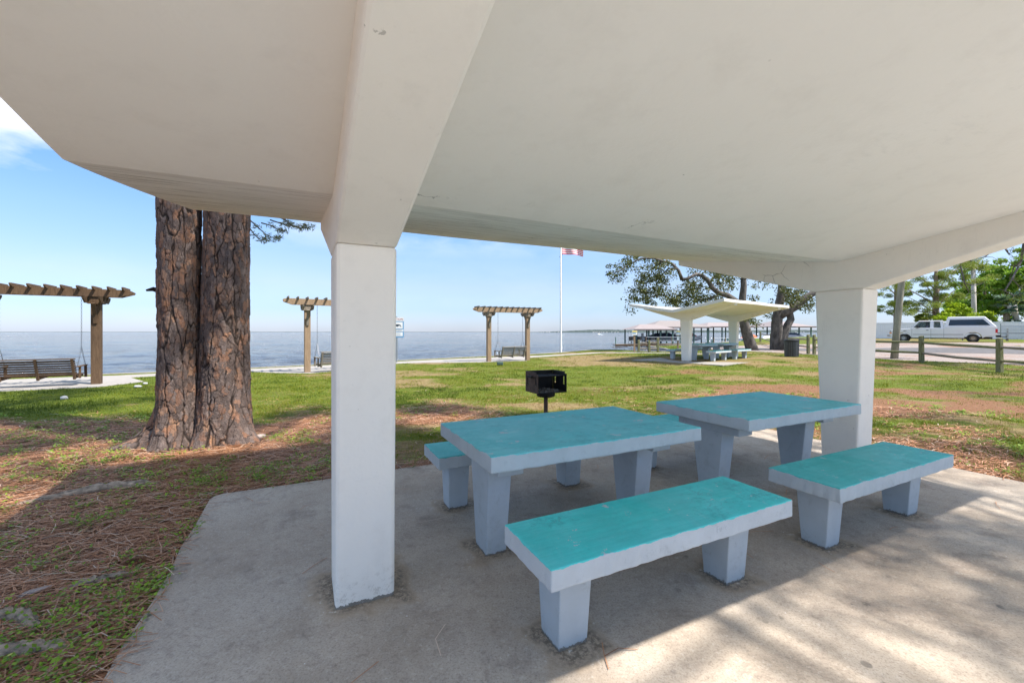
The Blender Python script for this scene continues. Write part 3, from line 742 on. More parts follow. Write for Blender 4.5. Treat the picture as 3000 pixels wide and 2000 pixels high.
sheet('picnic_slab', slab_poly(lambda u, v: uv(u, v)[:2], 1), M['slab'], lift=0.0, z=0.0, st=0.055, thick=0.12, attr=('grime', grime_f))

sheet('bounce_gravel_lot', [uv(*p)[:2] for p in ((-9, -16), (16, -16), (16, -0.6), (6.25, -0.3), (6.2, 0.46), (-0.85, 0.46), (-0.95, -0.4), (-9, -1.0))], M['shell'], lift=0.008, st=2.0, thick=0)  # unseen ground added behind the camera to bounce sunlight onto the ceiling
# coastal path with pads under the swings
path_far = [(-40, -3.5), (-22.5, 8.2), (-16.3, 12.4), (-13.2, 14.1), (-10, 16.8), (-6.2, 20.2), (-4.5, 21.7), (-2.4, 23.4), (0.4, 25.2), (3.0, 27.0), (5.5, 28.1), (9.0, 26.6), (13.0, 25.2)]
path_near = [(13.0, 24.4), (9.0, 25.8), (5.6, 27.2), (3.2, 26.1), (0.95, 24.0), (0.9, 22.6), (0.75, 21.3), (-1.6, 20.2), (-4.2, 19.9), (-5.6, 19.2), (-6.6, 18.0), (-6.3, 15.9), (-7.2, 14.8), (-8.4, 14.9), (-9.6, 15.4), (-11.0, 14.6), (-12.2, 13.4),
             (-10.8, 12.3), (-11.0, 11.1), (-14.2, 9.4), (-17.5, 8.3), (-24, 4.5), (-40, -6)]
sheet('path', path_far + path_near, M['path'], lift=0.012, st=1.2, thick=0.05)
# gravel lot and asphalt drive, laid parallel to the parked truck
def rs(r, s): return (0.68 * r - 0.73 * s, 0.73 * r + 0.68 * s)
sheet('gravel_lot', [rs(26.0, -45), rs(26.4, -12), rs(26.8, 0), rs(30, 4), rs(33, 9), rs(34, 13.5), rs(45.5, 12), rs(45.8, -45)], M['gravel'], lift=0.006, st=1.5, thick=0)
sheet('road', [rs(34.5, -60), rs(34.8, 0), rs(35.5, 11), rs(39, 11), rs(39.0, 0), rs(39.0, -60)], M['asphalt'], lift=0.014, st=1.5, thick=0)

# ------------------------------------------------------------------ the picnic shelters
VC = 2.48
def make_shelter(root):
    hw = 2.21; L0, L1 = -0.95, 6.45; zv, ze = 2.17, 2.53; th = 0.13
    # roof slab: folded plate, valley over the columns, underside grid with a soft sag
    nu, nv = 24, 16
    vs = []; top = []
    for i in range(nu + 1):
        U = L0 + (L1 - L0) * i / nu
        for j in range(-nv, nv + 1):
            v = j / nv * hw; t = abs(v) / hw
            z = zv + (ze - zv) * (t ** 1.06) + 0.006 * math.sin(U * 1.7 + v)
            vs.append((U, v, z)); top.append((U, v, z + th))
    w = 2 * nv + 1; n = len(vs); fs = []
    for i in range(nu):
        for j in range(w - 1):
            a = i * w + j; b = a + w
            fs.append((a, a + 1, b + 1, b)); fs.append((n + a, n + b, n + b + 1, n + a + 1))
    for i in range(nu):
        a = i * w; b = a + w; fs.append((a, b, n + b, n + a)); a += w - 1; b += w - 1; fs.append((a, n + a, n + b, b))
    for j in range(w - 1):
        fs.append((j, n + j, n + j + 1, j + 1)); a = nu * w + j; fs.append((a, a + 1, n + a + 1, n + a))
    mb = MB(); mb.add(vs + top, fs)
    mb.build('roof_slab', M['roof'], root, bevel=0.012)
    for U0 in (0.13, 5.10):
        U1 = U0 + 0.30
        col_ = MB(); vb = (-0.16, 0.165); vt = (-0.225, 0.235); zt = 1.87
        col_.hexa([(U0, vb[0], -0.05), (U1, vb[0], -0.05), (U1, vb[1], -0.05), (U0, vb[1], -0.05)],
                  [(U0, vt[0], zt), (U1, vt[0], zt), (U1, vt[1], zt), (U0, vt[1], zt)])
        col_.build('column', M['frame'], root, bevel=0.02, seg=2)
        arm = MB()
        zu = lambda v: zv + (ze - zv) * (abs(v) / hw) ** 1.06 + 0.03
        tip = 2.15; k = 8
        topl = [(v, zu(v)) for v in np.linspace(-tip, tip, 2 * k + 1)]
        poly = [(vt[0] - .002, zt), (vt[1] + .002, zt), (tip, 2.44)] + topl[::-1] + [(-tip, 2.44)]
        arm.prism(poly, 'x', U0 - 0.002, U1 + 0.002)
        arm.build('cantilever_beam', M['frame'], root, bevel=0.016, seg=2)
    return root
sh1 = thing('picnic_shelter', 'large white concrete picnic shelter with butterfly roof overhead in the foreground', 'shelter', uv(0, VC), TH, 'white concrete butterfly picnic shelters')
make_shelter(sh1)
# far shelter
A = (7.96, 19.1); ang = 0.69
fx, fy = A[0] - 0.28 * math.cos(ang), A[1] - 0.28 * math.sin(ang)
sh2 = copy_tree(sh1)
sh2.location = (fx, fy, 0.11); sh2.rotation_euler = (0, 0, ang)
tag(sh2, 'smaller looking white butterfly picnic shelter standing across the lawn beside the oaks')
def fuv(U, V, z=0.0):           # far shelter's own axes, same layout as the near one
    v = V - VC; c, s = math.cos(ang), math.sin(ang)
    return (fx + U * c - v * s, fy + U * s + v * c, z)
fp = [fuv(-0.9, 0.35), fuv(1.5, 0.3), fuv(4.2, -0.6), fuv(6.4, -2.6), fuv(7.5, -2.3), fuv(7.3, 0.6), fuv(6.3, 4.6), fuv(-0.9, 4.6)]
sheet('far_picnic_slab', [p[:2] for p in fp], M['path'], lift=0.0, z=0.11, st=1.0, thick=0.2)

# ------------------------------------------------------------------ tables and benches
def wobble_box(x0, x1, y0, y1, z0, z1, seed, amp=0.0022, seg=44):
    r_ = random.Random(seed); mb = MB(); vs = []
    ring = []
    def side(a, b, k):
        return [(a[0] + (b[0] - a[0]) * t / k, a[1] + (b[1] - a[1]) * t / k) for t in range(k)]
    kx, ky = seg, max(3, seg // 3)
    ring = side((x0, y0), (x1, y0), kx) + side((x1, y0), (x1, y1), ky) + side((x1, y1), (x0, y1), kx) + side((x0, y1), (x0, y0), ky)
    n = len(ring); cx, cy = (x0 + x1) / 2, (y0 + y1) / 2
    for (lev, z, a) in ((0, z0, 1.4), (1, z1, 0.35)):
        for p in ring:
            vs.append((p[0] + r_.uniform(-1, 1) * amp * a, p[1] + r_.uniform(-1, 1) * amp * a, z + (r_.uniform(-1, 1) * amp * .55 if lev == 0 else 0)))
    fs = [tuple(range(n))[::-1], tuple(range(n, 2 * n))] + [(i, (i + 1) % n, (i + 1) % n + n, i + n) for i in range(n)]
    mb.add(vs, fs); return mb
def make_bench(mat, seed, group=None):
    b = thing('concrete_bench', '', 'bench')
    wobble_box(0, 1.6, 0, 0.445, 0.375, 0.47, seed).build('seat', mat, b, bevel=0.006)
    for u0 in (0.115, 1.225):
        lg = MB(); y0, y1 = 0.115, 0.325
        lg.hexa([(u0 + .01, y0 + .03, -0.02), (u0 + .165, y0 + .03, -0.02), (u0 + .165, y1 - .03, -0.02), (u0 + .01, y1 - .03, -0.02)],
                [(u0, y0, 0.378), (u0 + .175, y0, 0.378), (u0 + .175, y1, 0.378), (u0, y1, 0.378)])
        lg.build('leg', M['leg'], b, bevel=0.006)
    return b
def make_table(seed):
    t = thing('concrete_table', '', 'table')
    wobble_box(0, 1.62, 0, 0.955, 0.655, 0.75, seed).build('tabletop', M['table_worn'], t, bevel=0.008)
    for u0 in (0.12, 1.33):
        c = MB(); c.box(u0, u0 + 0.17, 0.17, 0.79, 0.565, 0.657); c.build('cap_beam', M['leg'], t, bevel=0.008)
        lg = MB(); lg.hexa([(u0 + .012, .39, -0.02), (u0 + .155, .39, -0.02), (u0 + .155, .565, -0.02), (u0 + .012, .565, -0.02)],
                           [(u0 + .003, .325, .567), (u0 + .165, .325, .567), (u0 + .165, .635, .567), (u0 + .003, .635, .567)])
        lg.build('leg', M['leg'], t, bevel=0.007)
    return t
GB, GT = 'teal topped concrete benches', 'teal topped concrete tables'
bench0 = make_bench(M['top_lit'], 3)
bench0.location = uv(0.88, 1.435); bench0.rotation_euler = (0, 0, TH)
tag(bench0, 'nearest brightly lit teal concrete bench in front of the left table', group=GB)
bench1 = make_bench(M['top_deep'], 4)
bench1.location = uv(2.92, 1.41); bench1.rotation_euler = (0, 0, TH)
tag(bench1, 'deep teal concrete bench at the right, in front of the right table', group=GB)
table0 = make_table(5)
table0.location = uv(0.89, 2.07); table0.rotation_euler = (0, 0, TH)
tag(table0, 'worn teal concrete table with grey blue legs, between the white column and the second table', group=GT)
def place(src, p, rz, label, grp):
    o = copy_tree(src); o.location = p; o.rotation_euler = (0, 0, rz); tag(o, label, group=grp); return o
place(bench1, uv(0.90, 3.09), TH, 'teal bench half hidden behind the left table of the near shelter', GB)
place(bench1, uv(3.02, 3.14), TH, 'teal bench almost hidden behind the right table of the near shelter', GB)
place(table0, uv(3.045, 2.08), TH, 'teal concrete table beside the right white column, a dark scuff on its top', GT)
zf = 0.11
def far_place(src, U, V, label, grp): return place(src, fuv(U, V, zf), ang, label, grp)
far_place(bench0, 0.88, 1.435, 'bench on the near right side of the table under the far shelter', GB)
far_place(bench1, 3.1, 1.41, 'rightmost bench under the far shelter, next to its back column', GB)
far_place(table0, 0.89, 2.07, 'front table under the far shelter', GT)
far_place(table0, 3.2, 2.08, 'back table under the far shelter', GT)
far_place(bench1, 0.90, 3.4, 'bench left of the front column under the far shelter', GB)
far_place(bench1, 3.05, 3.4, 'bench on the water side of the back table under the far shelter', GB)
# faint scratched letters on the front of the nearest bench are worn past reading
sg = MB()
for (a, b, c_, d) in ((0, 0, 0, .03), (0, .03, .014, .03), (0, .017, .01, .017), (.02, .022, .022, .004), (.022, .004, .03, .003), (.03, .003, .032, .022), (.05, .02, .042, .012), (.042, .012, .05, .003), (.058, .03, .058, 0), (.07, .02, .058, .01), (.058, .01, .07, 0)):
    sg.bar((a, 0, b), (c_, 0, d), 0.0016, 0.0016)
sgo = sg.build('scratched_marks', simple('scratch_grey', (0.36, 0.38, 0.40), 0.8, 0.2, 40), bench0, loc=(0.97, -0.001, 0.415)); sgo.scale = (1, 0.3, 1)

# ------------------------------------------------------------------ charcoal grill
g = thing('charcoal_grill', 'black park grill box on a single post on the grass behind the tables', 'grill', (0.50, 6.2, -0.03), TH)
W2, D2, Z0, Z1 = 0.235, 0.19, 0.575, 0.875
mb = MB()
mb.box(-W2, W2, -D2, D2, Z0, Z0 + .012); mb.box(-W2, W2, D2 - .01, D2, Z0 + .012, Z1)
mb.build('firebox', M['black_iron'], g)
mb = MB()
for k in range(26): a_ = random.uniform(-W2 + .03, W2 - .03); b_ = random.uniform(-D2 + .03, D2 - .03); q_ = random.uniform(.01, .035); mb.hexa([(a_ - q_, b_ - q_, Z0 + .012), (a_ + q_, b_ - q_, Z0 + .012), (a_ + q_, b_ + q_, Z0 + .012), (a_ - q_, b_ + q_, Z0 + .012)], [(a_ - q_ * .5, b_ - q_ * .5, Z0 + .02 + q_ * .6), (a_ + q_ * .6, b_ - q_ * .5, Z0 + .02 + q_ * .4), (a_ + q_ * .5, b_ + q_ * .4, Z0 + .02 + q_ * .6), (a_ - q_ * .4, b_ + q_ * .5, Z0 + .02 + q_ * .5)])
tag(mb.build('charcoal_ash', simple('ash', (0.10, 0.095, 0.09), 0.95, 0.6, 30), g), kind='stuff')
def side_plate(x0, x1):
    s = MB(); a = .012
    # plate with two notched slots, built around the openings
    for (y0, y1) in ((-D2, -D2 + .05), (-D2 + .085, D2 - .09), (D2 - .055, D2 - .011)):
        s.box(x0, x1, y0, y1, Z0 + .0, Z1 - (.03 if y0 == -D2 else 0))
    for (y0, y1) in ((-D2 + .05, -D2 + .085), (D2 - .09, D2 - .055)):
        s.box(x0, x1, y0, y1, Z0, Z0 + .11); s.box(x0, x1, y0, y1, Z1 - .075, Z1)
        for q in range(3):
            zz = Z0 + .13 + q * .034; s.box(x0, x1, y0, y0 + .013, zz, zz + .016)
    return s
side_plate(-W2 - .008, -W2).build('side_plate', M['rust_iron'], g)
side_plate(W2, W2 + .008).build('side_plate', M['black_iron'], g)
gr = MB()
for i in range(11): gr.bar((-W2 + .01, -D2 + .03 + i * .033, Z1 - .055), (W2 - .01, -D2 + .03 + i * .033, Z1 - .055), .007)
for i in range(4): gr.bar((-W2 + .02 + i * .145, -D2 + .02, Z1 - .062), (-W2 + .02 + i * .145, D2 - .02, Z1 - .062), .009)
gr.build('grate', M['black_iron'], g)
mb = MB(); mb.bar((-W2 - .05, -.02, Z1 - .065), (-W2 - .009, -.02, Z1 - .065), .02); mb.bar((-W2 - .05, -.09, Z1 - .065), (-W2 - .05, .06, Z1 - .065), .028)
mb.build('handle', M['black_iron'], g)
mb = MB(); mb.lathe([(.0, Z0 - .075), (.11, Z0 - .075), (.135, Z0 - .06), (.14, Z0 - .002), (0, Z0 - .002)], 28); mb.build('swivel_base', M['black_iron'], g, smooth=False)
MB().lathe([(.03, -.05), (.03, Z0 - .07)], 14).build('post', M['rust_iron'], g, smooth=True)

# ------------------------------------------------------------------ garden swings on pergola frames
def make_swing(wood, wood2, name='swing_arbor'):
    t = thing(name, '', 'swing', group='timber swing arbors along the water')
    H = 2.30; SP = 2.15
    for s in (0, 1):
        x = s * -SP
        p = MB(); p.box(x - .1, x + .1, -.1, .1, -.05, H); p.build('post', wood, t, bevel=.008)
        for yy in (-1, 1):      # cap brackets along the beam and across it
            c = MB(); c.prism([(x - .22, H + .12), (x - .21, H + .04), (x - .15, H - .08), (x + .15, H - .08), (x + .21, H + .04), (x + .22, H + .12)], 'y', yy * .103, yy * .143); c.build('cap_board', wood2, t)
        for yy in (-1, 1):
            c = MB(); c.prism([(-.46, H + .12), (-.44, H + .05), (-.30, H - .06), (.30, H - .06), (.44, H + .05), (.46, H + .12)], 'x', x + yy * .144 - .0, x + yy * .18); c.build('cross_board', wood2, t)
            br = MB(); pts_ = [(x, yy * .115, H - .62), (x, yy * .15, H - .38), (x, yy * .21, H - .22), (x, yy * .30, H - .07)]
            for a, b in zip(pts_[:-1], pts_[1:]): br.bar(a, b, .045, .08, up=(1, 0, 0))
            br.build('brace', wood2, t)
    for yy in (-.155, .155):
        b = MB(); x0, x1 = -SP - .78, .80
        b.prism([(x0, H + .30), (x0 + .02, H + .22), (x0 + .30, H + .122), (x1 - .30, H + .122), (x1 - .02, H + .22), (x1, H + .27), (x1 - .1, H + .33), (x0 + .1, H + .33)], 'y', yy - .024, yy + .024)
        b.build('beam', wood, t)
    for k in range(12):
        xx = -SP - .62 + k * (SP + 1.24) / 11
        rf = MB(); rf.prism([(-.36, H + .39), (-.35, H + .345), (-.26, H + .30), (.26, H + .30), (.35, H + .345), (.36, H + .39), (.34, H + .40), (-.34, H + .40)], 'x', xx - .019, xx + .019)
        rf.build('rafter', wood2, t)
    return t
def make_swing_seat(wood):
    b = thing('swing_bench', '', 'swing bench', group='slatted swing benches hanging from the arbors')
    L = 1.50
    for k in range(7):          # slats of the back, leaning
        z = .02 + k * .062; y = -.20 - k * .022
        s = MB(); s.bar((-L / 2, y, z), (L / 2, y, z), .042 if k < 6 else .05, .018, up=(0, .95, .35)); s.build('back_slat', wood, b)
    s = MB(); s.bar((-L / 2 - .01, -.36, .455), (L / 2 + .01, -.36, .455), .075, .03); s.build('top_rail', wood, b)
    for xx in (-L / 2 + .05, 0, L / 2 - .05):
        s = MB(); s.bar((xx, -.20, -.10), (xx, -.375, .45), .045, .05, up=(1, 0, 0)); s.build('back_support', wood, b)
        s = MB(); s.bar((xx, -.22, -.055), (xx, .28, -.02), .045, .06, up=(0, 0, 1)); s.build('seat_support', wood, b)
    for k in range(7):
        y = -.17 + k * .068
        s = MB(); s.bar((-L / 2, y, .0 + k * .004), (L / 2, y, .0 + k * .004), .055, .018); s.build('seat_slat', wood, b)
    for sx in (-1, 1):
        xx = sx * (L / 2 + .03)
        s = MB(); s.bar((xx, -.30, .24), (xx, .30, .26), .07, .025); s.build('armrest', wood, b)
        MB().bar((xx, .26, -.08), (xx, .24, .25), .05, .05).build('arm_post', wood, b); MB().bar((xx, -.12, -.08), (xx, -.12, .24), .05, .04).build('arm_post', wood, b)
    HH = 2.18
    for sx in (-1, 1):          # one chain up, a V below
        xx = sx * (L / 2 + .03); ch = MB()
        def links(p, q):
            p = Vector(p); q = Vector(q); d = q - p; n = int(d.length / .052)
            for i in range(n):
                a = p + d * (i / n); bb = p + d * ((i + .9) / n); m_ = (a + bb) / 2; w_ = .011
                side = Vector((1, 0, 0)) if i % 2 else Vector((0, 1, 0))
                ch.bar(a + side * w_, bb + side * w_, .006); ch.bar(a - side * w_, bb - side * w_, .006)
        apex = (xx, -.02, .75)
        links((xx, .24, .25), apex); links((xx, -.27, .25), apex); links(apex, (xx, -.02, HH))
        ch.build('chain', M['chain'], b)
    return b
SA = R(30)
sw1 = make_swing(M['wood_shade'], M['wood_shade'])
tag(sw1, 'shade-darkened brown timber swing arbor at the left edge, cut off by the frame')
sw1.location = (-11.65, 11.75, -0.01); sw1.rotation_euler = (0, 0, SA)
seat1 = make_swing_seat(M['wood_shade'])
def seat_at(root, s, yaw=0, dx=0):
    c_ = math.cos(root.rotation_euler[2]); s_ = math.sin(root.rotation_euler[2]); lx = -1.075 + dx
    s.location = (root.location[0] + lx * c_, root.location[1] + lx * s_, .25)
    s.rotation_euler = (0, 0, root.rotation_euler[2] + yaw)
tag(seat1, 'slatted swing bench hanging in the arbor left of the big pine')
seat_at(sw1, seat1, R(-2))
sw2 = make_swing(M['wood_pale'], M['wood_grey'])
tag(sw2, 'tan timber swing arbor partly hidden by the near white column')
sw2.location = (-7.43 + 2.15 * math.cos(SA + .04), 15.2 + 2.15 * math.sin(SA + .04), -0.01); sw2.rotation_euler = (0, 0, SA + .04)
seat2 = make_swing_seat(M['wood_grey'])
tag(seat2, 'grey slatted swing bench whose end shows left of the near white column'); seat_at(sw2, seat2, R(10))
sw3 = copy_tree(sw2); tag(sw3, 'whole tan timber swing arbor in the middle, left of the flagpole')
sw3.location = (-1.22 + 2.02, 20.75 + .9, .0); sw3.rotation_euler = (0, 0, R(25))
seat3 = copy_tree(seat2); tag(seat3, 'grey slatted swing bench in the middle arbor, turned a little'); seat_at(sw3, seat3, R(12), .1)

# ------------------------------------------------------------------ caution sign, flagpole, small things on the lawn
def text_mesh(body, size, mat, parent, loc, rot, name='lettering', ext=0.001):
    cu = bpy.data.curves.new(name, 'FONT'); cu.body = body; cu.size = size; cu.align_x = 'CENTER'; cu.align_y = 'CENTER'; cu.extrude = ext
    o = bpy.data.objects.new(name, cu); sc.collection.objects.link(o)
    dg = bpy.context.evaluated_depsgraph_get()
    me = bpy.data.meshes.new_from_object(o.evaluated_get(dg)); bpy.data.objects.remove(o)
    me.materials.clear(); me.materials.append(mat)
    q = bpy.data.objects.new(name, me); sc.collection.objects.link(q); q.parent = parent; q.location = loc; q.rotation_euler = rot
    return q
sx_ = (911.5 - 1176) / 962 * 20.0
cs = thing('caution_sign', 'blue and white CAUTION sign on a steel post beside the near white column', 'sign', (sx_, 20.0, -.03), R(4))
MB().bar((0, 0, -.1), (0.0, 0, 2.2), .05, .03, up=(0, 1, 0)).build('post', M['steel'], cs)
mb = MB(); mb.box(-.34, .33, -.028, -.018, 1.20, 2.16); mb.build('sign_board', M['sign_blue'], cs)
mb = MB(); mb.box(-.34, .33, -.032, -.0285, 1.985, 2.16); mb.box(-.30, .28, -.032, -.0285, 1.63, 1.94); mb.box(-.34, .31, -.032, -.0285, 1.50, 1.585); mb.box(-.30, .28, -.032, -.0285, 1.27, 1.46)
mb.build('white_panel', M['sign_white'], cs)
text_mesh('CAUTION', .135, M['sign_red'], cs, (0, -.034, 2.07), (R(90), 0, 0))
text_mesh('FOR YOUR SAFETY', .06, M['sign_ink'], cs, (-.01, -.034, 1.543), (R(90), 0, 0))
mb = MB()
for k in range(5): mb.box(-.22 + .02 * (k % 2), .2 - .03 * (k % 3), -.0345, -.0325, 1.425 - k * .03, 1.432 - k * .03)
mb.build('small_print', simple('print_grey', (0.35, 0.38, 0.42), 0.6), cs)
sil = MB(); sil.prism([(-.24, 1.83), (-.17, 1.775), (-.13, 1.72), (-.07, 1.70), (-.03, 1.74), (.03, 1.715), (.07, 1.745), (.15, 1.77), (.2, 1.70), (.22, 1.715), (.17, 1.81), (.08, 1.83), (-.05, 1.835), (-.13, 1.80), (-.19, 1.815)], 'y', -.0325, -.035)
sil.build('animal_silhouette', M['sign_ink'], cs)

fp_ = thing('flagpole', 'tall thin aluminium flagpole at the water edge', 'flagpole', (3.54, 30.3, 0.0))
MB().lathe([(.10, -.05), (.10, .03), (.075, .05), (.05, 9.9), (.0, 9.92)], 14).build('pole', M['steel'], fp_, smooth=True)
cl = MB(); cl.bar((.07, -.01, 7.02), (.12, -.01, 7.02), .03); cl.bar((-.08, -.01, 6.92), (-.11, -.01, 6.84), .025); cl.tube([(.065, -.02, 1.2), (.063, -.02, 7.0), (.062, -.02, 9.8)], .006, 5); cl.build('halyard', M['chain'], fp_)
# flag with 13 stripes, waving to the right
fl = MB(); nx, nz = 40, 13; FWd, FH = 1.62, 1.0; z0f = 7.08
def fpt(i, j):
    t = i / nx; x = .075 + FWd * t * .95
    sag = -.16 * t ** 1.5 - .05 * math.sin(t * 7) * t
    return (x, .12 * math.sin(t * 9 + j * .12) * t ** .7, z0f + FH * j / nz * (1 - .25 * t) + sag)
for i in range(nx):
    for j in range(nz):
        canton = (i < nx * .4 and j >= 6)
        fl.add([fpt(i, j), fpt(i + 1, j), fpt(i + 1, j + 1), fpt(i, j + 1)], [(0, 1, 2, 3)], 2 if canton else (0 if j % 2 == 0 else 1))
flag = fl.build('flag', [M['flag_red'], M['flag_white'], M['flag_blue']], None, loc=(3.54, 30.3, 0.0))
so = flag.modifiers.new('s', 'SOLIDIFY'); so.thickness = .004
tag(flag, 'red and white striped flag flying from the pole, its top behind the roof', 'flag')
stars = MB()
for r_ in range(9):
    for c_ in range(6 if r_ % 2 == 0 else 5):
        i = 1.3 + (c_ + (0 if r_ % 2 == 0 else .5)) * 2.5; j = 6.5 + r_ * .72
        p = Vector(fpt(i, j)); R_ = .022
        vs = [p + Vector((math.sin(k * math.pi / 5) * (R_ if k % 2 == 0 else R_ * .4), -.006, math.cos(k * math.pi / 5) * (R_ if k % 2 == 0 else R_ * .4))) for k in range(10)]
        stars.add(vs, [tuple(range(10))])
stars.build('stars', M['flag_white'], flag)
gb = MB(); gb.box(-.13, .13, -.08, .08, 0, .13); gb.box(-.11, .11, -.095, -.08, .02, .11)
tag(gb.build('ground_floodlight', M['green_box'], None, loc=(-.52, 18.2, 0.0), rot=(0, 0, .1), bevel=.01), 'small dark green floodlight box in the grass before the middle swing', 'light fixture')

def blob(name, loc, size, mat, seed, label, cat, group=None, rz=0, flat=.5):
    r_ = np.random.default_rng(seed); mb = MB(); n = 10; prof = []
    vs = []; k = 6
    for i in range(k + 1):
        ph = math.pi * i / k
        for j in range(n):
            t = 2 * math.pi * j / n; q = 1 + r_.uniform(-.18, .18)
            vs.append((size[0] * math.sin(ph) * math.cos(t) * q, size[1] * math.sin(ph) * math.sin(t) * q, size[2] * math.cos(ph) * q))
    fs = [(i * n + j, (i + 1) * n + j, (i + 1) * n + (j + 1) % n, i * n + (j + 1) % n) for i in range(k) for j in range(n)]
    mb.add(vs, fs); o = mb.build(name, mat, None, loc=loc, rot=(0, 0, rz), smooth=True); return tag(o, label, cat, group)
blob('stone', (-9.72, 9.09, 0.0), (.075, .06, .045), M['stone'], 1, 'white stone lying on the bright grass left of the pine', 'stone', 'pale stones on the lawn')
blob('stone', (-9.83, 11.0, 0.0), (.09, .07, .035), M['stone'], 2, 'white stone near the corner of the left swing pad', 'stone', 'pale stones on the lawn')
blob('stone', (-10.2, 11.65, 0.0), (.06, .05, .03), M['stone'], 3, 'smallest white stone, beside the left swing pad edge', 'stone', 'pale stones on the lawn')
blob('bark_chunk', (-3.40, 5.62, 0.02), (.09, .045, .03), M['chip'], 4, 'pale grey chunk of wood lying right of the pine trunk', 'wood piece', rz=.8)
blob('wood_chip', (-2.62, 2.30, 0.0), (.07, .018, .012), M['chip'], 5, 'thin grey wood chip pointing up in the needles near the slab corner', 'wood piece', rz=.9)
blob('bark_slab', (-3.28, 2.02, -.005), (.10, .05, .012), M['chip'], 6, 'flat tan piece of bark between the roots at lower left', 'wood piece', rz=.4)
def root_obj(pts_, rad, label, seed):
    r_ = np.random.default_rng(seed); P = [Vector(p) for p in pts_]
    dense = []; rr = []
    for i in range(len(P) - 1):
        for t in np.linspace(0, 1, 7, endpoint=False):
            dense.append(P[i].lerp(P[i + 1], t)); rr.append(rad[i] + (rad[i + 1] - rad[i]) * t)
    dense.append(P[-1]); rr.append(rad[-1])
    mb = MB(); mb.tube(dense, [a * .85 * (1 + .25 * r_.uniform(-1, 1)) for a in rr], 18)
    V2 = []
    for v in mb.V: V2.append((v[0] + r_.normal(0, .004), v[1] + r_.normal(0, .004), v[2] + r_.normal(0, .005)))
    mb.V = V2
    o = mb.build('tree_root', M['root'], None, loc=(0, 0, -.012), smooth=True)
    return tag(o, label, 'tree root', 'grey pine roots showing in the needles')
root_obj([(-2.62, 1.83, -.06), (-2.45, 1.84, -.008), (-2.28, 1.86, .012), (-2.12, 1.89, .006), (-1.98, 1.93, -.03)], [.03, .04, .045, .038, .02], 'thick knobbly grey root lying lowest at the left edge', 1)
root_obj([(-2.75, 2.02, .0), (-2.60, 2.10, .02), (-2.45, 2.10, .015), (-2.30, 2.03, -.005), (-2.2, 1.98, -.03)], [.022, .03, .032, .026, .014], 'arched grey root just above the lowest one at the left edge', 2)
root_obj([(-2.55, 2.32, -.02), (-2.42, 2.39, .012), (-2.30, 2.45, .010), (-2.2, 2.5, -.02)], [.014, .024, .024, .012], 'short grey root stub in the needles below the pine', 3)
root_obj([(-4.35, 3.35, -.05), (-4.05, 3.55, -.012), (-3.75, 3.8, .012), (-3.5, 3.95, .0), (-3.3, 4.05, -.05)], [.02, .04, .05, .045, .02], 'long low root ridge running between the pine and the left edge', 4)
pc = MB()
for k in range(15):
    z = k / 14; r0 = .026 * math.sin(math.pi * (.12 + .85 * z)) + .004
    for j in range(9):
        t = 2 * math.pi * (j + (k % 2) * .5) / 9
        p = Vector((z * .15 - .075, math.cos(t) * r0 * .6, math.sin(t) * r0 * .6)); q = Vector((z * .15 - .062, math.cos(t) * r0, math.sin(t) * r0))
        pc.bar(p, q, .012, .004)
tag(pc.build('pine_cone', M['cone'], None, loc=(-2.33, 2.60, -.005), rot=(0, 0, .35)), 'long brown pine cone lying by the slab edge at left', 'pine cone')
# dry needles lying loose on the concrete
def ribbons(P, ang_, ln, wd, bend, zlift, tint):
    n = len(P); d = np.c_[np.cos(ang_), np.sin(ang_)]; nn = np.c_[-d[:, 1], d[:, 0]]
    out = []
    for t in (-.5, 0, .5):
        cx = P[:, :2] + d * (ln * t)[:, None] + nn * (bend * (0.25 - t * t))[:, None]
        zz = P[:, 2] + zlift * (0.5 - abs(t)) * 2 + np.abs(wd) * .3
        out.append(np.c_[cx + nn * wd[:, None] / 2, zz]); out.append(np.c_[cx - nn * wd[:, None] / 2, zz])
    V = np.stack(out, 1).reshape(-1, 3); b = np.arange(n)[:, None] * 6
    F = np.concatenate([b + np.array([0, 1, 3, 2]), b + np.array([2, 3, 5, 4])])
    return V, F, np.repeat(tint, 6)

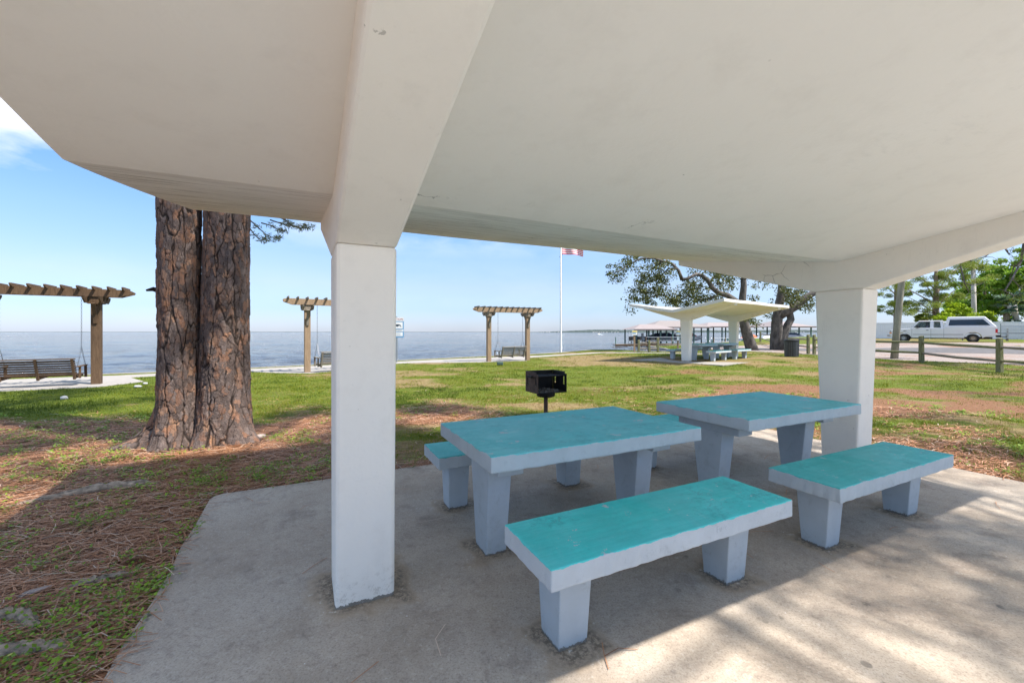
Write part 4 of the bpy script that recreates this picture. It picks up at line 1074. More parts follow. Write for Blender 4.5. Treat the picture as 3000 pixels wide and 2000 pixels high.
# ------------------------------------------------------------------ big double pine by the slab
def cellnoise(u, v, nu, seed):  # F1, F2-F1 and cell id on a surface periodic in u
    r_ = np.random.default_rng(seed); H = 400
    jx = r_.random((nu, H)); jy = r_.random((nu, H)); cid = r_.random((nu, H))
    iu = np.floor(u).astype(int); iv = np.floor(v).astype(int)
    f1 = np.full(u.shape, 9.0); f2 = np.full(u.shape, 9.0); idd = np.zeros(u.shape)
    for a in (-1, 0, 1):
        for b in (-1, 0, 1):
            cu_ = iu + a; cv = iv + b; m = cu_ % nu; h = cv % H
            d = np.hypot(u - (cu_ + jx[m, h]), v - (cv + jy[m, h]))
            new = d < f1
            f2 = np.where(new, f1, np.minimum(f2, d)); idd = np.where(new, cid[m, h], idd); f1 = np.where(new, d, f1)
    return f1, f2 - f1, idd
def bark_trunk(name, parent, base, top, r0, r1, H, flares, seed, nth=270, rows=430, zfine=4.6):
    zz = np.concatenate([np.linspace(-.12, zfine, rows), np.linspace(zfine + .25, H, 24)])
    th = np.linspace(0, 2 * np.pi, nth, endpoint=False)
    T, Z = np.meshgrid(th, zz)
    t = np.clip(Z / H, 0, 1)
    rad = r0 + (r1 - r0) * t
    for (a0, w, amt, hh) in flares:
        da = np.angle(np.exp(1j * (T - a0)))
        rad = rad + amt * np.exp(-(da / w) ** 2) * np.exp(-np.clip(Z, 0, None) / hh)
    rad = rad + .05 * np.exp(-np.clip(Z, 0, None) / .5)
    rad = rad * (1 + .04 * np.sin(T * 2 + Z * .7 + seed) + .025 * np.sin(T * 3 - Z * 1.1))
    nu = 20
    wu = (vnoise(T / (2 * np.pi) * 40, Z * 12, 1.7, seed) - .5) * .9 + (vnoise(T / (2 * np.pi) * 40, Z * 20, .8, seed + 1) - .5) * .5
    wv = (vnoise(T / (2 * np.pi) * 40, Z * 9, 1.3, seed + 2) - .5) * 1.1
    U_ = T / (2 * np.pi) * nu; V_ = Z / .27
    edge = np.minimum(T, 2 * np.pi - T); fade = ss(0, .25, edge)
    f1, gap, idd = cellnoise(U_ + wu * .30 * fade, V_ * 1.25 + wv * .9 * fade, nu, seed)
    g1, gap2, id2 = cellnoise(U_ * 2 + wu * .6 * fade, V_ * 2.4 + wv * 1.2 * fade, nu * 2, seed + 5)
    pl = ss(.01, .09, gap); pl2 = ss(.01, .09, gap2)
    h1, gap3, id3 = cellnoise(T / (2 * np.pi) * 9 + wu * .18 * fade, Z / 1.3 + wv * .2 * fade, 9, seed + 11)
    fur = ss(.0, .11, gap3)
    disp = .012 * fur + .006 * pl * fur + .003 * pl * pl2 + (idd - .5) * .012 * pl + (id2 - .5) * .012 + (vnoise(T * 60, Z * 60, 1.0, seed + 9) - .5) * .006
    rad = rad - .03 + disp
    cx = base[0] + (top[0] - base[0]) * t; cy = base[1] + (top[1] - base[1]) * t
    X = cx + rad * np.cos(T); Y = cy + rad * np.sin(T)
    V = np.c_[X.ravel(), Y.ravel(), Z.ravel()]
    n = nth; m = len(zz)
    i = np.arange(m - 1)[:, None] * n; j = np.arange(n)[None, :]
    F = np.stack([i + j, i + (j + 1) % n, i + n + (j + 1) % n, i + n + j], -1).reshape(-1, 4)
    plate = np.clip(.65 * id2 + .35 * idd + .12 * (vnoise(T * 5, Z * 2, 1, seed + 3) - .5), 0, 1)
    return np_mesh(name, V, F, M['bark'], parent, smooth=True, attrs={'plate': ('POINT', plate.ravel()), 'depth': ('POINT', (pl * fur * (.55 + .45 * pl2)).ravel())})

def leaf_cloud(centers, radii, counts, size, aspect=1.0, flat=0.7, seed=0, tone=None, shell=0.0):
    r_ = np.random.default_rng(seed); C = []; S = []; Tn = []
    for (c, rad, k) in zip(centers, radii, counts):
        d = r_.normal(size=(k, 3)); d /= np.linalg.norm(d, axis=1)[:, None]
        q = (shell + (1 - shell) * r_.random(k)) ** (1 / 2.2)
        p = np.array(c) + d * q[:, None] * np.array([rad, rad, rad * flat])
        C.append(p); Tn.append(np.clip(r_.normal(.5 + (r_.random() - .5) * .25, .2, k), 0, 1))
    P = np.concatenate(C); tn = np.concatenate(Tn); n = len(P)
    a = r_.normal(size=(n, 3)); a /= np.linalg.norm(a, axis=1)[:, None]
    b = r_.normal(size=(n, 3)); b -= a * (a * b).sum(1)[:, None]; b /= np.linalg.norm(b, axis=1)[:, None]
    s = size * r_.uniform(.6, 1.35, n)
    a *= (s * aspect / 2)[:, None]; b *= (s / 2)[:, None]
    V = np.stack([P - a, P - b, P + a, P + b], 1).reshape(-1, 3)
    F = np.arange(n * 4).reshape(-1, 4)
    return V, F, np.repeat(tn, 4)
def crown(name, parent, mat, *args, **kw):
    V, F, T = leaf_cloud(*args, **kw)
    return np_mesh(name, V, F, mat, parent, attrs={'tint': ('POINT', T)})

pine = thing('pine_tree', 'big pine with two joined reddish brown trunks left of the white column', 'tree')
bark_trunk('trunk', pine, (-4.30, 5.42), (-4.36, 5.5), .25, .2, 13, [(math.pi * 1.12, .35, .46, .16), (math.pi * 1.5, .5, .14, .2), (math.pi * .95, .3, .10, .3)], 3)
bark_trunk('trunk', pine, (-3.85, 5.58), (-3.66, 5.72), .30, .2, 13, [(-.25, .4, .20, .2), (math.pi * 1.45, .5, .10, .2)], 8)
st = MB(); st.tube([(-4.46, 5.38, 1.93), (-4.57, 5.33, 1.97), (-4.63, 5.30, 1.95)], [.035, .028, .012], 8); st.build('branch_stub', M['bark'], pine, smooth=True)
cc = []; cr_ = []; cn = []
for k in range(46):
    a = random.uniform(0, 6.28); q = random.uniform(.8, 3.8); cc.append((-4 + q * math.cos(a), 5.6 + q * math.sin(a), random.uniform(9.5, 14.5))); cr_.append(random.uniform(.5, .95)); cn.append(230)
crown('crown', pine, M['pine_leaf'], cc, cr_, cn, .26, .12, .6, 5)
bmb = MB()
for c in cc[::2]: bmb.tube([(-4 + (c[0] + 4) * .08, 5.6 + (c[1] - 5.6) * .08, c[2] - 1.0), ((c[0] - 4) / 2, (c[1] + 5.6) / 2, c[2] - .3), c], [.07, .045, .015], 5)
bmb.build('limb', M['far_trunk'], pine)
# thin drooping twig with pale needle tufts, seen right of the trunks
tw = MB(); ends = []
def T2(px, py, y=7.0): return ((px - 1176) / 962 * y, y, 1.42 + (763 - py) / 962 * y)
for P_ in ([(568, 500), (590, 520), (612, 540), (632, 548), (640, 545)], [(560, 505), (585, 540), (602, 553), (612, 548)], [(600, 512), (622, 518), (640, 528), (655, 532)], [(620, 505), (650, 515), (680, 520), (705, 518)], [(650, 500), (670, 517), (690, 525), (716, 522)], [(640, 498), (660, 508), (668, 520)]):
    Q = [T2(a, b, 7.0 + random.uniform(-.2, .2)) for a, b in P_]; tw.tube(Q, [.012, .010, .008, .006, .004][:len(Q)], 5)
    for q in Q[1:]: ends.append(q)
    ends.append(tuple((np.array(Q[-1]) + np.array(Q[-2])) / 2))
tw.tube([(-3.62, 5.85, 4.3), (-3.9, 6.5, 3.9), T2(568, 500)], [.03, .02, .012], 6)
tw.tube([(-3.9, 6.5, 3.9), T2(620, 480), T2(640, 498)], [.02, .012, .008], 6)
tw.build('twig', M['twig'], pine)
crown('twig_needles', pine, M['twig_leaf'], ends, [.075] * len(ends), [26] * len(ends), .085, .16, .8, 3)

# ------------------------------------------------------------------ live oaks at the right of the far shelter
def OP(zx, zy, d): # measured on an enlargement of the photograph; d is the real distance
    px = 1372 + zx * .2333; py = 548.8 + zy * .2333
    return ((px - 1176) / 962 * d, d, 1.42 + (763 - py) / 962 * d)
def limb(mb, P, r0, r1, d0, d1):
    n = len(P); mb.tube([OP(a, b, d0 + (d1 - d0) * i / (n - 1)) for i, (a, b) in enumerate(P)], [r0 + (r1 - r0) * (i / (n - 1)) ** .8 for i in range(n)], 9)
def oak(label, limbs, clumps, seed, d):
    o = thing('oak_tree', label, 'tree', group='live oaks beyond the far shelter')
    t = MB(); limb(t, *limbs[0]); t.build('trunk', M['oak_bark'], o, smooth=True)
    for L in limbs[1:]:
        b = MB(); limb(b, *L); b.build('limb', M['oak_bark'], o, smooth=True)
    r_ = np.random.default_rng(seed); C = []; Rr = []; K = []
    for (cx, cy, cr, dens) in clumps:
        for k in range(int(6 * dens * (cr / 80) ** 2) + 3):
            a = r_.uniform(0, 6.28); q = cr * math.sqrt(r_.random())
            p = OP(cx + q * math.cos(a) * 1.15, cy + q * math.sin(a), d + r_.uniform(-1.6, 1.6)); C.append(p); Rr.append(r_.uniform(.25, .62)); K.append(int(44 * dens))
    crown('leaves', o, M['oak_leaf'], C, Rr, K, .135, .7, .8, seed)
    return o
oak('leaning oak whose grey limbs arch left over the far shelter roof',
    [([(1530, 1120), (1500, 1020), (1470, 930), (1448, 850), (1432, 760), (1422, 660), (1430, 560), (1440, 470), (1438, 380), (1400, 250)], .44, .16, 30.6, 30.0),
     ([(1425, 720), (1360, 610), (1280, 555), (1190, 530), (1130, 480), (1090, 410), (1040, 365), (980, 345), (900, 385), (835, 405)], .24, .10, 30.3, 29.6),
     ([(835, 405), (800, 310), (745, 250), (680, 215), (610, 235), (540, 290)], .13, .05, 29.6, 29.4),
     ([(680, 230), (560, 190), (430, 190), (330, 240), (240, 300), (160, 340)], .08, .03, 29.4, 29.0),
     ([(780, 290), (700, 290), (640, 350), (590, 430), (560, 520)], .07, .03, 29.5, 29.8),
     ([(1180, 560), (1080, 590), (980, 600), (900, 560), (820, 600)], .10, .04, 30, 31),
     ([(1060, 680), (900, 690), (800, 680), (730, 610), (660, 550), (560, 560), (470, 600)], .14, .04, 30.3, 31),
     ([(1100, 430), (1150, 380), (1220, 350), (1300, 330)], .09, .03, 30, 30.5),
     ([(1438, 400), (1520, 330), (1640, 300), (1760, 260)], .14, .08, 30, 30.5)],
    [(170, 320, 75, 1.0), (140, 390, 40, .5), (300, 250, 90, 1.0), (430, 210, 90, 1), (230, 400, 40, .7), (560, 230, 90, 1.1), (520, 330, 90, 1.0), (640, 300, 80, 1.1), (480, 440, 90, 1.2), (620, 440, 95, 1.3), (420, 540, 85, 1.2), (560, 570, 95, 1.2), (360, 600, 45, 1.0),
     (330, 690, 25, .7), (700, 560, 80, 1.0), (690, 380, 60, .8), (780, 620, 70, 1.3), (900, 480, 80, 1.2), (860, 590, 80, 1.2), (960, 420, 80, 1.0), (1000, 520, 80, 1.1), (960, 320, 60, .8), (1130, 340, 75, 1.2), (1230, 380, 80, 1.2), (1300, 430, 70, .9), (1270, 500, 60, .6), (1100, 600, 60, 1.3), (1000, 620, 60, 1.3), (1180, 590, 40, .8), (1530, 590, 40, .7), (1540, 830, 35, 1.1), (1500, 800, 25, 1.0)], 21, 30.2)
oak('thick forked oak right of the leaning one, next to the trash can',
    [([(1770, 1130), (1765, 1020), (1768, 930), (1765, 830), (1775, 740), (1790, 640), (1810, 540), (1815, 450), (1830, 300)], .52, .20, 31.2, 30.8),
     ([(1780, 760), (1870, 710), (1960, 660), (2040, 590), (2110, 540), (2220, 480)], .34, .22, 31.0, 30.4),
     ([(1790, 1080), (1830, 960), (1870, 850), (1905, 790), (1890, 720), (1880, 690)], .30, .22, 30.9, 31.0)],
    [(1900, 590, 75, 1.4), (1850, 540, 60, 1.2), (1960, 570, 70, 1.3), (2040, 640, 55, 1.0), (2090, 660, 45, 1.0), (1640, 430, 60, .6), (1560, 430, 50, .6), (1680, 770, 45, .6), (1710, 640, 25, .5), (2110, 600, 40, 1.0), (2000, 520, 50, 1.2)], 33, 30.8)

# ------------------------------------------------------------------ trash can, utility pole, rail fences
tc_ = thing('trash_can', 'round dark grey steel slatted trash can by the oaks', 'trash can', (14.95, 22.4, .12))
MB().lathe([(.27, .02), (.28, .0), (.30, .80), (.29, .82), (.0, .82)], 24).build('liner', M['black'], tc_)
for k in range(26):
    a = 2 * math.pi * k / 26
    MB().hexa(*[[(r * math.cos(a + da), r * math.sin(a + da), z) for (r, da) in ((rr, -.085), (rr + .012, -.085), (rr + .012, .085), (rr, .085))] for (rr, z) in ((.315, .02), (.335, .86))]).build('slat', M['bin'], tc_)
MB().lathe([(.33, .80), (.352, .80), (.356, .90), (.30, .93), (.29, .88), (.33, .84)], 26).build('rim_band', M['black'], tc_)

up = thing('utility_pole', 'round weathered wooden pole leaning slightly in front of the white truck', 'pole', at(2053, 20.6, gz(18.8, 20.6)))
MB().tube([(0, 0, -.2), (.15, 0, 1.5), (.42, 0, 4.2), (.85, 0, 8.5)], [.155, .14, .125, .11], 16).build('shaft', M['pole'], up, smooth=True)

def rail_fence(label, posts, heights, mats, group, rails=(.42, .88), rr=.055):
    f = thing('rail_fence', label, 'fence', (posts[0][0], posts[0][1], 0), group=group)
    ox, oy = posts[0]
    for i, ((x_, y_), h) in enumerate(zip(posts, heights)):
        z_ = gz(x_, y_); p = MB(); q = .075
        p.hexa([(x_ - ox - q, y_ - oy - q, z_ - .1), (x_ - ox + q, y_ - oy - q, z_ - .1), (x_ - ox + q, y_ - oy + q, z_ - .1), (x_ - ox - q, y_ - oy + q, z_ - .1)],
               [(x_ - ox - q * .95, y_ - oy - q, z_ + h), (x_ - ox + q * .6, y_ - oy - q, z_ + h + .03), (x_ - ox + q * .6, y_ - oy + q, z_ + h + .03), (x_ - ox - q * .95, y_ - oy + q, z_ + h)])
        p.build('post', M['wood_green'], f, bevel=.015)
    for i in range(len(posts) - 1):
        (xa, ya), (xb, yb) = posts[i], posts[i + 1]
        for k, rz_ in enumerate(rails):
            a = Vector((xa - ox, ya - oy, gz(xa, ya) + rz_ + random.uniform(-.02, .02))); b = Vector((xb - ox, yb - oy, gz(xb, yb) + rz_ + random.uniform(-.02, .02)))
            d = (b - a).normalized() * .09; m_ = (a + b) / 2 + Vector((0, 0, random.uniform(-.03, .015)))
            MB().tube([a - d, a.lerp(m_, .5) + Vector((0, 0, .005)), m_, m_.lerp(b, .5), b + d], [rr * .75, rr, rr * 1.05, rr, rr * .75], 7).build('rail', M[mats[(i + k) % len(mats)]], f)
    return f
GF = 'split rail fences round the parking lot'
rail_fence('mossy split rail fence between the lawn and the gravel at the right', [(16.9, 11.6), (17.35, 14.9), (17.7, 18.1), (17.8, 21.4), (17.9, 24.8)], [1.2, 1.2, 1.14, 1.1, 1.15], ['wood_green', 'wood_grey', 'wood_green'], GF)
rail_fence('weathered rail fence along the dock side behind the oaks', [(17.9, 25.3), (20.5, 31.2), (23.8, 38.5), (27.0, 45.5)], [1.15, 1.1, 1.1, 1.1], ['wood_grey'], GF)
rail_fence('short crooked rail fence at the boat ramp left of the far shelter', [(8.3, 27.4), (8.98, 27.4), (9.65, 27.7)], [.80, .76, .92], ['wood_grey', 'wood_grey'], GF, (.25, .62), .04)
mb = MB(); mb.box(7.5, 13.2, 28.15, 28.4, -.9, .12)
tag(mb.build('ramp_wall', M['path']), 'low concrete wall of the boat ramp behind the crooked rails', 'wall')
for (px, yy, lab) in ((1457, 27.2, 'tan post with a small yellow and white notice, left of the boat ramp'), (1557, 30.5, 'tan post with a yellow notice and a white card, right of the boat ramp')):
    x_, y_, _ = at(px, yy); z_ = gz(x_, y_)
    s = thing('notice_post', lab, 'sign', (x_, y_, z_), group='notice posts at the boat ramp')
    MB().box(-.05, .05, -.05, .05, -.1, 1.32).build('post', M['wood_pale'], s)
    MB().box(-.17, .17, -.075, -.055, 1.12, 1.42).build('notice_board', M['sign_white'], s)
    MB().box(-.15, .15, -.08, -.076, 1.32, 1.40).build('yellow_band', M['sign_yellow'], s)
    MB().box(-.15, .08, -.08, -.076, 1.22, 1.28).build('blue_band', M['sign_blue'], s)
    if px > 1500: MB().box(-.09, .09, -.065, -.055, .72, 1.02).build('white_card', M['sign_white'], s)

# ------------------------------------------------------------------ white pickup truck
tk = thing('pickup_truck', 'white pickup truck with extended cab and camper shell, parked on the gravel', 'truck')
rx, ry = 36.3, 33.0; fxx, fyy = 33.6, 35.85
dxx, dyy = fxx - rx, fyy - ry; ta = math.atan2(dyy, dxx)
tk.location = (rx, ry, 0.60); tk.rotation_euler = (0, 0, ta)
TW = .98
def arch(cx, r, k=10): return [(cx + r * math.cos(math.pi * i / k), .36 + r * math.sin(math.pi * i / k)) for i in range(k + 1)]
low = [(-1.22, .62), (-1.2, .95), (-1.22, 1.27), (1.5, 1.28), (1.58, 1.14), (3.50, 1.14), (4.25, 1.10), (4.70, 1.02), (4.80, .92), (4.80, .50), (4.5, .42)]
low += arch(3.93, .46) + [(3.38, .36), (.52, .36)] + arch(0, .47) + [(-.6, .45)]
b = MB(); b.prism(low, 'y', -TW, TW); b.build('body', M['truck'], tk, bevel=.035, seg=3)
b = MB()
def taper(mb, bot, top, wb, wt, z0, z1):
    mb.hexa([(bot[1], -wb, z0), (bot[0], -wb, z0), (bot[0], wb, z0), (bot[1], wb, z0)][::-1] if False else [(bot[0], -wb, z0), (bot[1], -wb, z0), (bot[1], wb, z0), (bot[0], wb, z0)],
            [(top[0], -wt, z1), (top[1], -wt, z1), (top[1], wt, z1), (top[0], wt, z1)])
b.box(1.64, 3.02, -.76, .76, 1.73, 1.785)
for sd in (1, -1):
    b.bar((3.46, .92 * sd, 1.12), (2.98, .74 * sd, 1.76), .07, .06); b.bar((2.26, .925 * sd, 1.12), (2.24, .745 * sd, 1.76), .20, .05, up=(0, 1, 0)); b.bar((1.66, .925 * sd, 1.12), (1.72, .745 * sd, 1.76), .14, .05, up=(0, 1, 0)); b.bar((3.48, .935 * sd, 1.15), (1.62, .935 * sd, 1.15), .06, .08); b.bar((3.0, .76 * sd, 1.72), (1.66, .76 * sd, 1.72), .05, .07)
b.box(1.60, 1.64, -.84, .84, 1.12, 1.74)
b.build('cab', M['truck'], tk, bevel=.015, seg=2)
b = MB(); b.box(2.2, 2.36, -.7, .7, 1.10, 1.55); b.box(3.2, 3.45, -.8, .8, 1.13, 1.18); b.build('seat', M['black'], tk, bevel=.03)
b = MB(); taper(b, (-1.2, 1.55), (-.62, 1.36), .95, .78, 1.26, 2.04); b.build('camper_shell', M['truck'], tk, bevel=.06, seg=3)
def yside(z, wb, wt, z0, z1): return wb + (wt - wb) * (z - z0) / (z1 - z0)
def glass_pane(name, quad, wb, wt, z0, z1, side=1, mat='glass', out=.008):
    mb = MB(); vs = [(x_, side * (yside(z_, wb, wt, z0, z1) + out), z_) for x_, z_ in quad] + [(x_, side * (yside(z_, wb, wt, z0, z1) - .03), z_) for x_, z_ in quad]
    n = len(quad); mb.add(vs, [tuple(range(n)), tuple(range(2 * n - 1, n - 1, -1))] + [(i, i + n, (i + 1) % n + n, (i + 1) % n) for i in range(n)])
    return mb.build(name, M[mat], tk)
for sd in (1, -1):
    glass_pane('door_window', [(2.38, 1.20), (3.33, 1.20), (2.98, 1.67), (2.36, 1.68)], .93, .74, 1.12, 1.77, sd, 'clear_glass', 0)
    glass_pane('quarter_window', [(1.74, 1.20), (2.14, 1.20), (2.12, 1.67), (1.80, 1.67)], .93, .74, 1.12, 1.77, sd, 'clear_glass', 0)
    glass_pane('shell_window', [(-.88, 1.36), (1.32, 1.36), (1.24, 1.82), (-.52, 1.82)], .95, .78, 1.26, 2.04, sd)
    b = MB(); b.box(.52, 3.36, TW * sd - .004, TW * sd + .012 * sd, .63, .665) if sd > 0 else b.box(.52, 3.36, -TW - .012, -TW + .004, .63, .665); b.build('trim_strip', M['trim'], tk)
    b = MB(); b.box(-1.245, -1.13, min(sd * .80, sd * .985), max(sd * .80, sd * .985), .78, 1.08); b.build('tail_light', M['red_lens'], tk)
    b = MB(); b.box(4.66, 4.81, min(sd * .68, sd * .99), max(sd * .68, sd * .99), .72, .80); b.build('turn_signal', M['orange_lens'], tk)
    b = MB(); b.box(4.70, 4.815, min(sd * .62, sd * .985), max(sd * .62, sd * .985), .815, .98); b.build('headlight', M['chrome'], tk)
    b = MB(); b.box(3.03, 3.14, min(sd * .95, sd * 1.19), max(sd * .95, sd * 1.19), 1.18, 1.36); b.build('wing_mirror', M['black'], tk)
b = MB(); vsw = [(3.50, -.86, 1.17), (3.50, .86, 1.17), (3.02, .70, 1.72), (3.02, -.70, 1.72)]; b.add([(x_ + .012, y_, z_ + .01) for x_, y_, z_ in vsw] + [(x_ - .03, y_, z_ - .03) for x_, y_, z_ in vsw], [(0, 1, 2, 3), (7, 6, 5, 4), (0, 4, 5, 1), (1, 5, 6, 2), (2, 6, 7, 3), (3, 7, 4, 0)]); b.build('windscreen', M['clear_glass'], tk)
for x_ in (2.30, 1.57, 3.42): b = MB(); b.box(x_, x_ + .012, TW - .003, TW + .003, .40, 1.14); b.build('door_seam', M['black'], tk)
b = MB(); b.box(2.44, 2.58, TW, TW + .02, .98, 1.02); b.build('door_handle', M['black'], tk)
b = MB(); b.box(-.02 + -.60, -.30, TW, TW + .003, .88, 1.02); b.build('fuel_flap', M['truck'], tk)
b = MB(); b.box(3.75, 3.95, TW, TW + .012, .93, .965); b.build('badge', M['black'], tk)
b = MB(); b.prism([(4.78, .42), (4.98, .46), (4.98, .62), (4.78, .64)], 'y', -.98, .98); b.build('front_bumper', M['chrome'], tk, bevel=.02)
b = MB(); b.box(-1.42, -1.22, -.9, .9, .44, .62); b.bar((-1.42, 0, .48), (-1.75, 0, .48), .06); b.build('rear_bumper', M['black'], tk, bevel=.02)
b = MB(); b.box(-1.0, 4.4, -.62, .62, .30, .46); b.build('chassis', M['black'], tk)
b = MB(); b.box(2.50, 2.98, -.34, .34, 1.765, 1.80); b.build('roof_marker', M['orange_lens'], tk)
for x_ in (0, 3.93):
    for sd in (1, -1):
        w = MB(); w.lathe([(.20, -.12), (.33, -.125), (.345, -.09), (.345, .09), (.33, .125), (.20, .12)], 28); wo = w.build('tyre', M['rubber'], tk, loc=(x_, sd * .84, .345), rot=(R(90), 0, 0), smooth=False); wo.name = 'wheel'
        w = MB(); w.lathe([(0, -.10), (.10, -.125), (.12, -.09), (.17, -.08), (.20, -.13), (.205, .1), (0, .1)] if sd > 0 else [(0, -.1), (.205, -.1), (.20, .13), (.17, .08), (.12, .09), (.10, .125), (0, .10)], 28); w.build('rim', M['rim'] if x_ == 0 else M['rim_grey'], wo, loc=(0, 0, -sd * .035))
# driver, seen through the door window
def skin_person():
    me = bpy.data.meshes.new('person'); V = [(0, 0, 0), (0, 0, .22), (.0, 0, .42), (.02, 0, .50), (.03, 0, .58), (.035, 0, .68), (0, .19, .42), (.14, .23, .20), (.36, .15, .22), (0, -.19, .42), (.14, -.23, .2), (.36, -.15, .22)]
    E_ = [(0, 1), (1, 2), (2, 3), (3, 4), (4, 5), (2, 6), (6, 7), (7, 8), (2, 9), (9, 10), (10, 11)]
    me.from_pydata(V, E_, []); o = bpy.data.objects.new('person', me); sc.collection.objects.link(o)
    s = o.modifiers.new('skin', 'SKIN'); rr = [.17, .16, .13, .06, .09, .085, .075, .055, .04, .075, .055, .04]
    for i, sv in enumerate(me.skin_vertices[0].data): sv.radius = (rr[i], rr[i]); sv.use_root = (i == 0)
    o.modifiers.new('sub', 'SUBSURF').levels = 1; me.materials.append(M['skin']); return o
pr = skin_person(); c_, s_ = math.cos(ta), math.sin(ta)
pr.location = (rx + 2.5 * c_ - .62 * s_, ry + 2.5 * s_ + .62 * c_, .60 + .88); pr.rotation_euler = (0, 0, ta)
tag(pr, 'person in dark clothes sitting at the wheel of the white truck', 'person')
hd = MB(); hd.lathe([(.19, -.05), (.20, .15), (.20, .36), (.15, .46), (.075, .50)], 16); hd.tube([(0, .15, .42), (0, .22, .40), (.13, .24, .21)], [.09, .085, .075], 10); hd.tube([(0, -.15, .42), (0, -.22, .40), (.13, -.24, .21)], [.09, .085, .075], 10); hd.build('shirt', M['shirt'], pr, smooth=True)
hd = MB(); hd.lathe([(.10, .64), (.104, .70), (.08, .765), (.0, .79)], 14, c=(.018, 0)); hd.build('hair', M['shirt'], pr, smooth=True)

# white vinyl fence behind the truck: boards between posts
vf = thing('vinyl_fence', 'long white vinyl privacy fence behind the truck', 'fence', (43.3, 50, .70))
va = Vector((43.3, 50, 0)); vb_ = Vector((60, 40.5, 0)); vd = (vb_ - va); nsec = 8
vf.rotation_euler = (0, 0, math.atan2(vd.y, vd.x)); VL = vd.length; sec = VL / nsec
for k in range(-2, nsec + 1):
    p = MB(); p.box(k * sec - .065, k * sec + .065, -.065, .065, -.2, 1.90); p.hexa([(k * sec - .1, -.1, 1.90), (k * sec + .1, -.1, 1.90), (k * sec + .1, .1, 1.90), (k * sec - .1, .1, 1.90)], [(k * sec - .02, -.02, 2.03), (k * sec + .02, -.02, 2.03), (k * sec + .02, .02, 2.03), (k * sec - .02, .02, 2.03)]); p.build('post', M['vinyl'], vf)
    if k < nsec:
        r_ = MB(); r_.box(k * sec + .07, (k + 1) * sec - .07, -.035, .035, 1.70, 1.84); r_.box(k * sec + .07, (k + 1) * sec - .07, -.035, .035, .0, .14); r_.build('rail', M['vinyl'], vf)
        nb_ = 13; bw = (sec - .16) / nb_
        for j in range(nb_):
            x0 = k * sec + .08 + j * bw; bb = MB(); bb.box(x0 + .006, x0 + bw - .006, -.018, .018, .13, 1.71); bb.build('board', M['vinyl'], vf)
# slatted white board frame by the road, right of the truck
wb = thing('louvred_board', 'white slatted metal frame on a post right of the truck', 'sign frame', at(2329, 36, .62), -R(38))
for k in range(11): MB().bar((-.75, 0, .30 + k * .118), (.75, 0, .30 + k * .118), .02, .075, up=(0, .4, 1)).build('slat', M['board_grey'], wb)
MB().box(-.79, -.74, -.03, .03, .22, 1.56).build('side_rail', M['steel'], wb); MB().box(.74, .79, -.03, .03, .22, 1.56).build('side_rail', M['steel'], wb)
MB().box(-.40, -.30, .035, .10, -.3, 1.1).build('post', M['wood_pale'], wb)
brm = thing('barrier_bar', 'thin grey horizontal bar beside the white slatted frame', 'barrier', at(2300, 37.5, .6), -R(38))
MB().box(-2.6, 3.2, -.03, .03, .72, .80).build('bar', M['trim'], brm)
for x_ in (-2.4, .3, 3.0): MB().box(x_ - .04, x_ + .04, -.04, .04, -.3, .72).build('post', M['wood_grey'], brm)

# ------------------------------------------------------------------ trees beyond the white fence
GTb = 'trees beyond the white fence'
def branchy(name, label, base, H, trunk_r, clumps, mat, leaf, aspect, seed, per=150, tmat='far_trunk', lean=(0, 0), group=GTb, rad=(.5, .9), cat='tree', flat=.55):
    t = thing(name, label, cat, base, group=group); r_ = np.random.default_rng(seed)
    if trunk_r: MB().tube([(0, 0, -.3), (lean[0] * .3, lean[1] * .3, H * .35), (lean[0] * .7, lean[1] * .7, H * .7), (lean[0], lean[1], H)], [trunk_r * 1.2, trunk_r, trunk_r * .7, trunk_r * .3], 10).build('trunk', M[tmat], t, smooth=True)
    C = []; Rr = []; K = []; bm = MB()
    for (dx, dy, z_, rr, k) in clumps:
        for _ in range(k):
            p = (dx + r_.normal(0, rr * .5), dy + r_.normal(0, rr * .5), z_ + r_.normal(0, rr * .33)); C.append(p); Rr.append(r_.uniform(*rad)); K.append(per)
        if trunk_r: bm.tube([(lean[0] * .5, lean[1] * .5, max(H * .3, z_ - rr * 1.2)), (dx * .6, dy * .6, z_ - rr * .4), (dx, dy, z_)], [trunk_r * .35, trunk_r * .2, .02], 5)
    if bm.V: bm.build('limb', M[tmat], t)
    crown('foliage', t, M[mat], C, Rr, K, leaf, aspect, flat, seed)
    return t
b0 = at(2150, 50, .7)
branchy('pine_tree', 'feathery light green pine spreading over the truck cab', b0, 10, .28, [(-5.5, -1, 6.2, 1.8, 6), (-3.5, 0, 5.0, 1.8, 6), (-4.8, 0, 3.9, 1.5, 5), (-1.5, 0, 6.8, 2.2, 9), (0, -1, 5, 2, 8), (1.5, 0, 7.6, 2.2, 9), (3.4, 0, 8.8, 2.0, 9), (3.2, 0, 6.4, 2.2, 8), (0, 0, 9, 2.4, 9), (-3.4, 0, 8.2, 2, 7), (-1.6, -1, 3.9, 1.4, 5)], 'pine_leaf', .34, .13, 51, 230)
branchy('pine_tree', 'dark limbed pine behind the utility pole, sky showing through it', at(2058, 52, .7), 9, .24, [(-1.8, 0, 6.8, 1.2, 5), (0, 0, 7.4, 1.5, 6), (1.4, 0, 5.8, 1.4, 5), (-2.1, 0, 3.6, .9, 4), (0, 0, 4.4, 1.1, 4), (2.4, 0, 4.2, 1.2, 5)], 'pine_leaf', .3, .14, 52, 170, rad=(.35, .7))
